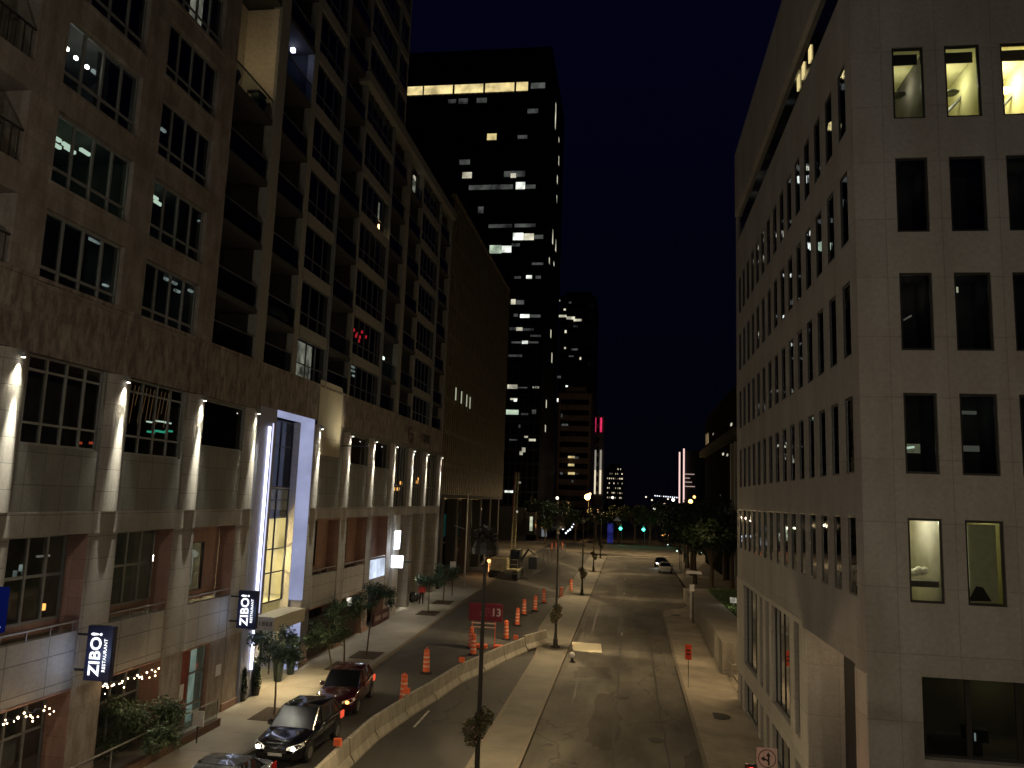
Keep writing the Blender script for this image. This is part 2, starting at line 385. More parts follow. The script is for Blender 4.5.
# ------------------------------------------------------------------ camera (measured from the street's vanishing points)
F=800.; HC=9.6
def _ray(u,v): return Vector(((u-512)/F,-(v-384)/F,-1.0))
_Y=_ray(629,503).normalized(); _Z=_ray(712,-5200); _Z=(_Z-_Z.dot(_Y)*_Y).normalized()
if _Z.y<0: _Z=-_Z
_X=_Y.cross(_Z)
RW=Matrix((_X,_Y,_Z))                    # camera -> world
cam=bpy.data.cameras.new('camera'); co=bpy.data.objects.new('camera',cam); COL.objects.link(co)
co.matrix_world=Matrix.Translation((0,0,HC))@RW.to_4x4()
cam.sensor_fit='HORIZONTAL'; cam.sensor_width=36; cam.lens=36*F/1024; cam.clip_start=.1; cam.clip_end=6000
SC.camera=co
def atx(x,u,v): d=RW@_ray(u,v); t=x/d.x; return Vector((x,d.y*t,d.z*t+HC))
def aty(y,u,v): d=RW@_ray(u,v); t=y/d.y; return Vector((d.x*t,y,d.z*t+HC))
def atg(u,v):
    z=0
    for i in range(30):
        d=RW@_ray(u,v); t=(z-HC)/d.z; p=d*t; z=gh(p.x,p.y)
    return Vector((p.x,p.y,z))

# ------------------------------------------------------------------ world
w=bpy.data.worlds.new('World'); SC.world=w; w.use_nodes=True; nt=w.node_tree
bg=nt.nodes['Background']; tc=N(nt,'ShaderNodeTexCoord'); sp=N(nt,'ShaderNodeSeparateXYZ'); cr=N(nt,'ShaderNodeValToRGB')
nt.links.new(tc.outputs['Generated'],sp.inputs[0]); nt.links.new(sp.outputs[2],cr.inputs['Fac']); nt.links.new(cr.outputs[0],bg.inputs[0])
e=cr.color_ramp.elements; e[0].position=0; e[0].color=(.10,.10,.30,1); e[1].position=.75; e[1].color=(.10,.11,1,1)
n=cr.color_ramp.elements.new(.25); n.color=(.09,.09,.45,1)
bg.inputs[1].default_value=.0085

SC.view_settings.view_transform='Standard'; SC.view_settings.look='None'; SC.view_settings.exposure=0; SC.view_settings.gamma=1
SC.cycles.max_bounces=5; SC.cycles.diffuse_bounces=3; SC.cycles.glossy_bounces=3; SC.cycles.transparent_max_bounces=10
SC.cycles.use_denoising=True; SC.cycles.sample_clamp_indirect=3; SC.cycles.blur_glossy=.5
try: SC.cycles.denoiser='OPENIMAGEDENOISE'
except Exception: pass
SC.cycles.use_light_tree=True

# ------------------------------------------------------------------ ground, roads, walks
g=MB(); g.quad((-1500,-300,-.7),(1500,-300,-.7),(1500,3000,-.7),(-1500,3000,-.7)); struct('ground',g,M['ground'])
ysr=frange(-25,150,2.5)
sheet('road_right',ysr,-3.8,lambda y:2.95 if y<76 else 2.95+min(1,(y-76)/5)*3.6,0,M['asph_r'],6)
sheet('road_left',ysr,-13.5,-5.5,0,M['asph_l'],6)
def mL(y): return -5.6-.9*sm((y-50)/12)
ysm=frange(-25,147,2)
sheet('median',ysm,lambda y:mL(y)+.15,-3.9,.13,M['median'],3)
kerb('median_kerb_right',[(-3.75,y) for y in ysm],.16,.135,M['kerb'])
kerb('median_kerb_left',[(mL(y),y) for y in reversed(ysm)],.16,.135,M['kerb'])
sheet('sidewalk_left',ysr,-20.5,-13.65,.13,M['walk'],5)
kerb('kerb_left',[(-13.5,y) for y in ysr],.16,.135,M['kerb'])
# right walk ends in a rounded corner
m=MB(); ys=frange(-25,77.5,2.05)
sheet('sidewalk_right',ys,lambda y:3.1+(0 if y<74 else 1.2*((y-74)/3.5)**2),5.9,.13,M['walk_r'],3)
kp=[(2.95,y) for y in reversed(frange(-25,74,2.05))]
kp=[(2.95,y) for y in frange(-25,74,2.05)]+[(3.1,75.2),(3.5,76.4),(4.15,77.3),(5.9,77.6)]
kerb('kerb_right',[(x,y) for x,y in reversed(kp)],.16,.135,M['kerb'])
sheet('sidewalk_park',frange(77.5,150,3),lambda y:4.6+min(1,(y-77.5)/5)*2.1,30,.06,M['walk_r'],4)
sheet('intersection',frange(150,190,4),-80,80,.004,M['asph_r'],10)
sheet('road_far',frange(190,900,30),-12,8,-.3,M['asph_r'],2)
sheet('sidewalk_far_left',frange(150,186,6),-90,-17,.13,M['walk_r'],2)
# road markings: lane dashes, crossing line, patch
m=MB()
def dash(x0,x1,y0,y1):
    ys=frange(y0,y1,1.5)
    for a,b in zip(ys[:-1],ys[1:]): m.quad((x0,a,gh(x0,a)+.008),(x1,a,gh(x1,a)+.008),(x1,b,gh(x1,b)+.008),(x0,b,gh(x0,b)+.008))
dash(-8.80,-8.70,34.2,36.8)
for y in (61,88,104,121): dash(-.42,-.35,y,y+1.5)
m.quad((-3.6,148,.012),(8,148,.012),(8,148.9,.012),(-3.6,148.9,.012)); m.quad((-3.6,153.5,.012),(20,153.5,.012),(20,154.1,.012),(-3.6,154.1,.012))
p0,p1=atg(478,657),atg(500,651); 
struct('road_marking',m,M['whiteline'])
# tarred joints and darker repair patches of the worn lanes
m=MB()
random.seed(3)
def ribbon(pts,wd,dz=.006):
    for (a,b) in zip(pts[:-1],pts[1:]):
        d=Vector((b[0]-a[0],b[1]-a[1])).normalized(); n=Vector((-d.y,d.x))*wd/2
        q=[(a[0]-n.x,a[1]-n.y),(a[0]+n.x,a[1]+n.y),(b[0]+n.x,b[1]+n.y),(b[0]-n.x,b[1]-n.y)]
        m.quad(*[(x,y,gh(x,y)+dz) for x,y in q])
for x0,y0,y1,wd in ((-.45,26,150,.09),(1.6,30,76,.06),(-2.6,40,90,.05)):
    pts=[(x0+random.uniform(-.05,.05),y) for y in frange(y0,y1,1.6)]; ribbon(pts,wd)
for yy in (39,46.5,54.5,58,66,81,97): ribbon([(-3.7,yy+random.uniform(-.3,.3)),(-1.2,yy+random.uniform(-.4,.4)),(1,yy+random.uniform(-.4,.4)),(2.8,yy+random.uniform(-.3,.3))],.07)
struct('road_tar_joints',m,M['steel_d'])
M['patch']=asphalt('asphalt_patch',(.078,.069,.055),.3,cracks=False)
m=MB()
def patch(pts,dz=.005): 
    out=[]
    for (x0,y0),(x1,y1) in zip(pts,pts[1:]+pts[:1]):
        for k in range(6): out.append((x0+(x1-x0)*k/6+random.uniform(-.12,.12),y0+(y1-y0)*k/6+random.uniform(-.3,.3)))
    pts=out
    n0=len(m.v); m.v+= [(x,y,gh(x,y)+dz) for x,y in pts]; m.f.append(tuple(range(n0,n0+len(pts))))
patch([(-1.6,34),(-.5,33),(-.2,38),(-.6,43),(-1.5,42.5)]); patch([(-3.2,60),(-.6,60.5),(-.7,71),(-3.3,70)]); patch([(1.0,84),(2.6,84.5),(2.5,90),(1.1,89)])
patch([(2.0,28),(2.93,28),(2.93,35),(2.3,34)]); patch([(-3.6,55.2),(-3.9+.5,57),(-3.3,63),(-3.7,62)]); patch([(-2.9,46),(-.9,46.4),(-1.0,49.2),(-2.8,48.8)]); patch([(-3.6,76),(-.9,77),(-1.4,98),(-3.6,96)])
struct('road_patch',m,M['patch'])

def roundplate(name,label,cat,p,r,mat,dz=.012,grp=None):
    t=MB(); t.lathe([(r,0),(r,dz),(r*.92,dz+.004),(0.01,dz+.004)],(0,0,0),18)
    o=obj(name,t,mat); o.location=(p.x,p.y,gh(p.x,p.y)+(.13 if grp!='road' else .002)); return tag(o,label,cat)
roundplate('manhole_cover','dark round manhole cover in the right sidewalk near the office building','manhole cover',atg(717,719),.62,M['steel_d'])
roundplate('manhole_cover','small dark cover at the rounded far corner of the right sidewalk','manhole cover',atg(676,617),.45,M['steel_d'])
for (u,v,lb) in ((632,575,'manhole cover in the right lane near the third lamp pole'),(622,697,'manhole cover in the middle of the near right lanes'),(655,740,'manhole cover in the right lanes close to the bottom edge')): roundplate('manhole_cover','dark iron '+lb,'manhole cover',atg(u,v),.36,M['steel_d'],.008,'road')
pl=[atg(572,642),atg(601,644),atg(602,653),atg(573,651)]
t=MB(); q=[(p.x,p.y) for p in pl][::-1]; t.prism(q,.006,.016)
tag(obj('road_plate',t,plain('pale_plate',(.6,.55,.40),.95,0,.04,3,.1)),'pale rectangular plate lying flat in the right lane beside the median','plate')
LW=dict(behind=1700,behind2=2100,end=2100,mid=250,far=1100,pole=1620,near=500,rec=60); CAR1=(-12.15,30.4,0),.0; CAR2=(-12.62,36.55,gh(-12.6,36.5)),.10; CAR3=(-12.1,24.1,0),.03
# ------------------------------------------------------------------ left: apartment building on its podium
X=-17.12
apt=thing('apartment_building','tall stone and glass apartment building filling the left side, with a podium of lit pilasters','building',(X,45,0))
H0=17.62; DH=3.08
def head(k): return H0+DH*k
def W(name,mb,mat,par=None,**k): return obj(name,mb,mat,par or apt,world=True,**k)

def winx(par,x,out,y0,y1,z0,z1,cols=4,trans=(),bar=.07,fm='frame',glass='glass',name='window',lab=None):
    """framed window in an x-plane; frame part with a pane sub-part"""
    m=MB(); d=.06
    xs=(x-out*d,x)
    m.box(*xs,y0,y0+bar,z0,z1); m.box(*xs,y1-bar,y1,z0,z1); m.box(*xs,y0+bar,y1-bar,z1-bar,z1); m.box(*xs,y0+bar,y1-bar,z0,z0+bar)
    for i in range(1,cols):
        c=y0+(y1-y0)*i/cols; m.box(x-out*d,x+out*.012,c-bar/2,c+bar/2,z0+bar,z1-bar)
    for t in trans: m.box(x-out*d,x-out*.004,y0+bar,y1-bar,t-bar/2,t+bar/2)
    f=obj(name,m,M[fm],par,world=True)
    g=MB(); g.quad((x-out*.04,y0+.01,z0+.01),(x-out*.04,y1-.01,z0+.01),(x-out*.04,y1-.01,z1-.01),(x-out*.04,y0+.01,z1-.01))
    p=obj('pane',g,M[glass],f); 
    off=par.location
    p.data.transform(Matrix.Translation(-Vector(off)))
    if lab: f['label']=lab
    return f
def glint(f,pts,mat='e_ceil',sx=.05,sy=.3,sz=.05,name='ceiling_light'):
    """small lamps hanging in the room behind the window"""
    m=MB()
    for (x,y,z) in pts: m.box(x-sx,x+sx,y-sy/2,y+sy/2,z-sz/2,z+sz/2)
    o=obj(name,m,M[mat],f); o.data.transform(Matrix.Translation(-Vector(apt.location))); return o
# the stone block: windows A and B, and deep openings left of them
holes=[]
for k in range(0,6):
    h=head(k)
    holes+=[(20.42,24.15,h-2.25,h,.22),(25.4,29.05,h-2.25,h,.22),(15.9,19.25,h-2.2,h,1.6)]
m=MB(); m.wall('x',X,1,13,30.3,15.45,50,holes,.22); m.quad((X,30.3,15.45),(X-1.9,30.3,15.45),(X-1.9,30.3,50),(X,30.3,50)); W('tower_wall',m,M['tower_st'])
for y0 in (20.42,25.4):
    for k in range(6): m=MB(); m.box(X-.05,X+.07,y0-.1,y0+3.8,head(k)-2.37,head(k)-2.25); W('window_sill',m,M['tower_st'])
wins={}; M['e_redx']=emis('red_string',(1,.03,.05),1.1)
for k in range(6):
    for nm,y0,y1 in (('A',20.42,24.15),('B',25.4,29.05)):
        h=head(k); wins[nm,k]=winx(apt,X-.16,1,y0,y1,h-2.25,h,4,(h-1.72,),.09)
for k in range(6):
    h=head(k); m=MB(); m.box(X-.1,X-.05,15.9,19.25,h-1.25,h-1.2)
    for i in range(12): m.box(X-.09,X-.06,16+i*.28,16.02+i*.28,h-2.2,h-1.25)
    W('railing',m,M['frame_d'])
gx=X-.9
def G(nm,k,px,mat='e_ceil',**kw):
    glint(wins[nm,k],[tuple(atx(gx,u,v)) for u,v in px],mat,**kw)
G('A',2,[(67,49),(76,58),(87,67)],'e_white',sx=.04,sy=.1,sz=.1,name='pendant_lamp')
G('A',2,[(97,74),(100,49)],'e_cool',sy=.5,sz=.1)
G('A',1,[(57,139),(57,146),(66,145)],'e_ceil',sy=.3,sz=.1,name='pendant_lamp')
G('A',1,[(78,132),(90,139),(104,149),(110,154),(122,161),(85,152),(70,150)],'e_ceil',sy=.45,sz=.1)
G('A',0,[(57,240),(66,242),(73,229),(90,239),(96,242),(107,286)],'e_cool',sy=.4,sz=.06)
G('B',1,[(154,197),(158,203)],'e_ceil',sy=.45,sz=.1)
G('B',1,[(199,221)],'e_cool',sy=.1,sz=.06)
G('B',2,[(163,130)],'e_cool',sy=.3,sz=.1)
G('B',0,[(166,279),(174,283),(177,291),(191,291)],'e_cool',sy=.35,sz=.09)
# curtains / dim rooms behind some panes
def drape(f,y0,y1,z0,z1,mat='curtain',x=X-.42,name='curtain'):
    m=MB(); n=max(4,int((y1-y0)/.12))
    for i in range(n):
        a=y0+(y1-y0)*i/n; b=y0+(y1-y0)*(i+1)/n; xa=x+.03*(i%2); xb=x+.03*((i+1)%2)
        m.quad((xa,a,z0),(xb,b,z0),(xb,b,z1),(xa,a,z1))
    o=obj(name,m,M[mat],f); o.data.transform(Matrix.Translation(-Vector(apt.location))); return o
drape(wins['A',2],22.3,24.1,head(2)-2.2,head(2)-.05); drape(wins['B',1],27.4,29,head(1)-2.2,head(1)-.05); drape(wins['B',3],25.5,29,head(3)-2.2,head(3)-.05); drape(wins['A',0],20.5,22.8,head(0)-2.2,head(0)-.05)
drape(wins['B',4],27.1,27.95,head(4)-2.2,head(4)-.05,'e_dim',name='lit_blind'); drape(wins['B',0],25.5,27.1,head(0)-1.0,head(0)-.05)
# rooms behind
m=MB()
m.box(X-6,X-5.9,13,72,0,50)
for k in range(-1,11): m.box(X-5.9,X-.5,13,30.2,head(k)+.15,head(k)+.35)
for y in (19.8,24.8,30.1): m.box(X-5.9,X-.5,y-.1,y+.1,15.5,49)
m.box(X-5.9,X-1.0,13.2,72,13.6,13.9); m.box(X-5.9,X-1.1,13.2,72,8.15,8.5)
W('interior',m,M['int'])
# band between podium and tower
m=MB(); m.box(X-.3,X+.03,13,35.2,13.3,15.4); m.box(X-.3,X+.09,13,35.2,15.4,15.52); m.box(X-.3,X+.03,35.2,72.15,13.52,15.4); m.box(X-.3,X+.09,35.2,72.15,15.4,15.52); W('stone_band',m,M['band_st'])
# column and piers of the glazed part
m=MB(); m.box(X-.6,X+.02,34.05,34.98,15.5,50); W('column',m,M['spandrel'])
m=MB(); m.box(X-.45,X-.05,38.3,38.88,15.5,50); W('column',m,M['spandrel'])
m=MB(); m.box(X-.4,X-.05,46.68,47.0,15.5,50); W('column',m,M['spandrel'])
m=MB(); m.box(X-.5,X+.02,56.65,57.5,15.5,35.9); W('column',m,M['spandrel'])
m=MB(); m.box(X-.4,X-.05,61.3,61.6,15.5,35.9); W('column',m,M['spandrel'])
m=MB(); m.box(X-1.9,X+.02,71.6,72.15,15.5,36.4); W('column',m,M['spandrel'])
for y,z1 in ((42.78,50),(52.72,50),(67.45,35.9)):
    m=MB(); m.box(X-.4,X+.08,y-.04,y+.04,15.5,z1); W('mullion_fin',m,M['frame'])
m=MB(); m.box(X-.5,X+.3,46.2,72.2,35.85,36.55); W('roof_band',m,M['spandrel'])
m=MB(); m.box(X-1.9,X-.05,55.2,55.35,36.6,50); m.box(X-5,X-1.95,55.2,55.35,36.6,50); m.box(X-6,X,72.15,72.3,0,36.4); m.box(X-6,X-.5,46,72.2,36.45,36.6); W('end_wall',m,M['spandrel'])
bays=[('C',38.9,42.72,0,8,3),('D',47.02,52.66,0,10,5),('E',61.62,67.4,0,5,5),('D2',52.78,55.18,7,10,2)]
for nm,y0,y1,k0,k1,cols in bays:
    for k in range(k0-1 if nm!='D2' else 6,k1+1):
        h=head(k)
        if nm in('E',) and h>35: continue
        if k>=0:
            m=MB(); m.box(X-.35,X-.0,y0,y1,h-.02,h+.6); W('spandrel',m,M['spandrel'])
        z0=h+.6 if k>=0 else 15.52; z1=head(k+1)-.02
        if nm=='E' and z1>36: z1=35.85
        wins[nm,k]=winx(apt,X-.12,1,y0,y1,z0,z1,cols,(z0+.75,),.055,'frame_s')
# recessed balconies
rec=[(30.3,34.05,8,'a'),(34.98,38.3,8,'b'),(42.82,46.68,9,'c'),(57.5,61.3,5,'d'),(52.76,56.65,5,'e'),(67.5,71.6,5,'f')]
for y0,y1,n,nm in rec:
    for k in range(-1,n+1):
        if nm=='a' and k==4: continue
        h=head(k); zf=h+.25 if k>=0 else 15.52; zc=head(k+1)
        if nm in 'def' and zc>36: zc=35.8
        if zf>35 and nm in 'def': continue
        if k>=0:
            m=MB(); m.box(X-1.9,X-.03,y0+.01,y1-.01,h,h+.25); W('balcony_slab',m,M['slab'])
        g_=MB(); g_.quad((X-.1,y0+.03,zf+.05),(X-.1,y1-.03,zf+.05),(X-.1,y1-.03,zf+1.0),(X-.1,y0+.03,zf+1.0))
        b=W('balustrade',g_,M['glass_b']); r=MB(); r.box(X-.13,X-.07,y0+.01,y1-.01,zf+1.0,zf+1.05)
        ro=obj('handrail',r,M['rail'],b); ro.data.transform(Matrix.Translation(-Vector(apt.location)))
        wins[nm,k]=winx(apt,X-1.84,1,y0+.1,y1-.1,zf+.02,min(zf+2.3,zc-.1),3,(),.06,'frame_d',name='balcony_door')
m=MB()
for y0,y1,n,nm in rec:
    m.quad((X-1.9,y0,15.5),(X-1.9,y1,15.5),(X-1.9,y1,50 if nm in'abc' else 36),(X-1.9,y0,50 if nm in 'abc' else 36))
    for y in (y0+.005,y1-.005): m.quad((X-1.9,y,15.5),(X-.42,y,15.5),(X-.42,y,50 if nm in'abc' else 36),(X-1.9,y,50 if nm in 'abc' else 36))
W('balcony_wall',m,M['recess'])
# lit balcony (warm) with pots, a bluish one, and warm rooms low down
zl=head(3)+.25
m=MB(); m.quad((X-1.75,30.32,zl),(X-1.75,34.03,zl),(X-1.75,34.03,zl+5.8),(X-1.75,30.32,zl+5.8)); m.quad((X-1.75,34.03,zl),(X-.12,34.03,zl),(X-.12,34.03,zl+5.8),(X-1.75,34.03,zl+5.8)); W('lit_balcony_wall',m,plain('beige_balcony_paint',(.5,.44,.33),.8))
point('balcony_lamp_light',(X-.9,31.3,zl+2.6),36,(1,.78,.45),.1)
m=MB(); m.box(X-1.74,X-1.66,31.4,31.6,zl+2.4,zl+2.62); W('balcony_lamp',m,M['e_dim'])
m=MB()
for y in (30.9,33.0,33.45): m.lathe([(.12,0),(.2,.4)],(X-.4,y,zl),10); m.ball((X-.4,y,zl+.62),.28,8,6)
W('balcony_plants',m,M['leaf_d'])
m=MB(); m.box(X-.9,X-.3,33.0,33.8,zl+1.0,zl+1.06); m.box(X-.9,X-.85,33.0,33.06,zl,zl+1); W('balcony_table',m,M['frame_d'])
zb=head(4)+.25
point('balcony_blue_light',(X-.9,37.4,zb+2.3),9,(.3,.45,1),.2)
m=MB(); m.box(X-1.0,X-.8,37.3,37.5,zb+2.5,zb+2.7); W('balcony_blue_lamp',m,M['e_blue'])
f=wins['b',-1]; drape(f,35.2,36.6,15.6,17.3,'e_dim',X-1.95+.05,'lit_curtain')
m=MB(); m.quad((X-1.7,35.3,15.6),(X-1.7,36.8,15.6),(X-1.7,36.8,17.4),(X-1.7,35.3,17.4)); W('lit_glass_screen',m,emis('warm_screen',(1,.66,.38),.16,.5,3))
f=wins['C',-1]; drape(f,39.3,41.4,15.6,17.5,'e_dim',X-.35,'lit_curtain')
m=MB(); m.quad((X-1.7,45.2,18.2),(X-1.7,46.0,18.2),(X-1.7,46.0,20.0),(X-1.7,45.2,20.0)); W('lit_glass_screen',m,emis('warm_screen2',(1,.7,.35),.3,.6,4))
glint(wins['D',0],[tuple(atx(X-.5,u,v)) for u,v in ((354,330),(357,334),(360,337),(362,332),(366,337),(356,336),(359,341))],'e_redx',sy=.09,sz=.2,name='red_lights')
glint(wins['D',0],[tuple(atx(X-.9,u,v)) for u,v in ((379,361),(383,358))],'e_ceil',sy=.5,sz=.2)
glint(wins['D',-1],[tuple(atx(X-.9,u,v)) for u,v in ((353,367),(354,376),(353,371))],'e_cool',sy=.5,sz=.12)
glint(wins['D',3],[(X-.4,51.6,27.9)],'e_warm',sy=.12,sz=.55,name='table_lamp'); glint(wins['D',3],[(X-.45,51.5,29.1)],'e_dim',sy=.2,sz=1.2,name='lit_curtain')
glint(wins['E',4],[tuple(atx(X-.8,414,185))],'e_dim',sy=.5,sz=1.5,name='lit_curtain'); 
glint(wins['a',0],[tuple(atx(X-1.95,259,170))],'e_white',sy=.12,sz=.12,name='pendant_lamp')
glint(wins['a',3],[tuple(atx(X-1.95,258,166))],'e_ceil',sy=.25,sz=.12,name='pendant_lamp')
glint(wins['b',3],[tuple(atx(X-1.95,291,129))],'e_ceil',sy=.1,sz=.12,name='pendant_lamp')
glint(wins['a',-1],[tuple(atx(X-1.95,u,v)) for u,v in ((218,349),(225,346),(232,345),(240,347),(238,361),(247,361))],'e_cool',sy=.35,sz=.07)
for y0 in (43.4,44.3,45.2): pass
m=MB()
for i in range(9): m.ball((X-.55,35.4+i*.33,18.3+.2*random.random()+2.7*0),.26,7,5)
W('balcony_plants',m,M['leaf_d'])

# ---- podium, upper storey: tiles, pilasters, windows
bayl=[(20.5,23.87),(25.35,28.77),(30.25,33.68)]
bayr=[(42.85,46.7),(47.9,51.8),(52.9,56.5)]
hl=[(20.6,24.05,10.66,13.3),(25.42,28.95,10.66,13.3),(30.3,33.95,11.28,13.2)]
hr=[(47.75,51.5,11.4,13.2),(52.65,56.35,11.4,13.2),(57.5,61.3,8.6,13.3),(62.4,65.8,8.6,13.3),(66.9,71.0,8.6,13.3)]
m=MB(); m.wall('x',X-.12,1,13,35.05,8.72,13.3,hl,.2); m.wall('x',X-.12,1,41.6,72.15,8.72,13.52,hr,.2); W('podium_tiles',m,M['tile'])
for i,(a,b,c,d) in enumerate(hl):
    if i<2: wins['P',i]=winx(apt,X-.22,1,a,b,c,d,4,(11.3,12.86),.07)
    else: wins['P',i]=winx(apt,X-.22,1,a,b,c,d,1,(),.06)
for i,(a,b,c,d) in enumerate(hr): wins['Q',i]=winx(apt,X-.3,1,a,b,c,d,1 if i<2 else 5,() if i<2 else (10.3,),.06)
glint(wins['P',1],[tuple(atx(X-1.1,u,v)) for u,v in ((168,388),(172,386),(150,422),(157,421),(164,422),(168,423))],'e_ceil',sy=.35,sz=.05)
glint(wins['P',1],[tuple(atx(X-.8,u,v)) for u,v in ((151,432),(157,431),(163,432),(169,431))],'e_mint',sy=.4,sz=.07)
glint(wins['P',0],[tuple(atx(X-.9,u,v)) for u,v in ((80,443),(91,443))],'e_tail',sy=.08,sz=.08)
# amber hanging strands in window B
m=MB()
for i in range(11):
    y=26.3+i*.24; z1=13.2; z0=z1-.5-.9*abs(sin(i*1.7)); m.tube([(X-.7,y,z1),(X-.72,y-.12,z0)],.012,4)
o=obj('hanging_strands',m,emis('amber_strand',(1,.5,.2),.22),wins['P',1]); o.data.transform(Matrix.Translation(-Vector(apt.location)))
for i,(px,mt) in enumerate((((399,489),'e_warm2'),((403,477),'e_cool'),((395,489),'e_warm2'))): pass
for i,pts in ((2,[(398,489),(401,483),(395,489)]),(3,[(417,482),(418,479)]),(4,[(432,482)])):
    glint(wins['Q',i],[tuple(atx(X-1.0,u,v)) for u,v in pts],'e_amb',sy=.35,sz=.25,name='hanging_lamp')
# recessed light strips seen in the tiles
for i,u,v in ((0,358,466),(0,365,466)): pass
# pilasters
ply=[19.9,24.72,29.72,34.5,42.3,47.27,52.05,56.95,61.9,66.3,71.5]
m0=None
for i,y in enumerate(ply):
    m=MB(); hw=.58; n=10
    pts=[(X-.13,y-hw)]+[(X-.1+.24*sin(pi*k/n)**.8 if 0<k<n else X-.1,y-hw+2*hw*k/n) for k in range(n+1)]+[(X-.13,y+hw)]
    m.prism([(a,b) for a,b in pts],8.72,13.28)
    W('pilaster',m,M['pod_st'])
# concrete band over the loggias, podium lower wall
m=MB(); m.box(X-.4,X+.02,13,35.05,8.02,8.72); m.box(X-.4,X+.02,41.6,72.15,8.1,8.72); W('podium_band',m,M['pod_st'])
piers=[(18.4,20.5),(23.87,25.35),(28.77,30.25),(33.68,35.05),(41.6,42.85),(46.7,47.9),(51.8,52.9),(56.5,57.5)]
for a,b in piers:
    m=MB(); m.box(X-.7,X,a,b,3.27,8.02 if b<36 else 8.1); W('pier',m,M['pod_st'])
    m=MB(); m.box(X-.7,X-.012,a,b if abs(b-35.05)>.01 else 35.03,-.2,3.27); W('pier_base',m,M['conc'])
    m=MB(); m.box(X-.75,X+.05,a-.03,b+.03 if b<35 or b>36 else b,gh(X,a)-.3,gh(X,b)+.42); W('plinth',m,M['red_st'])
m=MB(); m.box(X-.7,X-.02,32.35,33.68,-.2,3.27); W('pier_base',m,M['conc'])
for i,(a,b) in enumerate(bayl+bayr):
    # red stone reveals of loggia and ground floor
    m=MB()
    for z0,z1,d in ((5.03,8.02,.72),(.0,3.2,.8 if i!=2 else .2)):
        if z0<1: W('loggia_stone',m,M['red_st']); m=MB()
        bb=b if not(i==2 and z0<1) else 32.35
        m.quad((X-.01,bb-.004,z0),(X-d,bb-.004,z0),(X-d,bb-.004,z1),(X-.01,bb-.004,z1)); m.quad((X-.01,a+.004,z0),(X-d,a+.004,z0),(X-d,a+.004,z1),(X-.01,a+.004,z1))
        m.box(X-d-.02,X-.02,a,bb,z1,z1+.06)
        w0=a+ (0 if i<2 else 0)
    W('ground_floor_reveal',m,M['red_st']); m=MB()
    m.box(X-.9,X-.74,a,b,5.0,5.35)
    if i==2: m.box(X-.9,X-.73,32.5,b,5.35,7.35); m.box(X-.9,X-.728,a,b,7.35,8.0)
    if i>2: m.box(X-.9,X-.73,b-1.7,b,5.35,8.05)
    W('loggia_wall',m,M['red_st'])
    m=MB(); m.box(X-.3,X-.06,a+.002,b-.002,3.27,5.0); W('parapet',m,M['panel'])
    m=MB(); m.box(X-.1,X-.05,a,b,5.27,5.32)
    for q in range(4): m.box(X-.09,X-.06,a+.2+q*(b-a-.4)/3,a+.23+q*(b-a-.4)/3,5.0,5.27)
    W('handrail',m,M['metal'])
    if i<2:
        wins['L',i]=winx(apt,X-.74,1,a,b,5.35,8.0,4,(6.75,),.09)
        wins['S',i]=winx(apt,X-.82,1,a,b,.1,3.2,4,(2.1,),.07)
    elif i==2:
        wins['L',i]=winx(apt,X-.74,1,a,32.5,5.35,7.35,1,(),.05,'frame_d')
    else:
        wins['L',i]=winx(apt,X-.74,1,a,b-1.7,5.35,8.05,1,(),.05,'frame_d')
        wins['S',i]=winx(apt,X-.82,1,a,b,.3,3.2,3,(2.2,),.07,'frame_d')
glint(wins['L',0],[tuple(atx(X-1.2,u,v)) for u,v in ((15,574),(21,568),(24,572))],'e_cool',sy=.06,sz=.2,name='hanging_lamp')
glint(wins['L',0],[tuple(atx(X-1.2,43,607))],'e_amb',sy=.12,sz=.2,name='table_lamp')
glint(wins['L',1],[tuple(atx(X-1.0,154,558))],'e_white',sy=.03,sz=.22,name='wall_lamp')
glint(wins['L',0],[tuple(atx(X-1.2,43,556))],'e_dim',sy=.5,sz=.06)
m=MB(); p=(X-1.0,32.1,5.6); m.tube([p,(p[0],p[1],6.7)],.02,5); m.ball((p[0],p[1],6.85),.16,7,5); m.ball((p[0],p[1]-.2,6.75),.13,7,5); m.ball((p[0],p[1]+.2,6.8),.13,7,5)
o=obj('standing_lamp',m,M['e_dim'],wins['L',2]); o.data.transform(Matrix.Translation(-Vector(apt.location)))
glint(wins['L',3],[tuple(atx(X-1.0,u,v)) for u,v in ((320,544),(323,546),(318,548))],'e_cool',sy=.12,sz=.2,name='hanging_lamp')
# restaurant door in the third bay
m=MB(); m.box(X-.3,X-.2,30.26,31.1,.05,3.2); W('door_surround',m,plain('dark_red_paint',(.2,.04,.025),.6))
d=winx(apt,X-.2,1,31.12,32.33,.08,3.2,1,(2.2,1.0),.08,'metal','glass_c',name='glass_door',lab='tall glass door with teal light behind it')

m=MB(); m.box(X-.62,X-.58,31.1,32.34,.1,3.2); o=obj('lit_room_wall',m,emis('teal_room',(.46,.62,.52),.34,.3,1.2),d); o.data.transform(Matrix.Translation(-Vector(apt.location)))
m=MB(); m.box(X-.02,X+.01,33.0,33.4,1.75,2.2); W('notice_plate',m,M['white'])
m=MB(); m.box(X-.2,X-.18,30.5,30.85,1.3,1.9); W('notice_plate',m,M['white'])
# dim rooms behind ground floor and loggias
m=MB(); m.box(X-5.8,X-3.4,18,57,0.0,8.1); W('interior_core',m,M['int'])

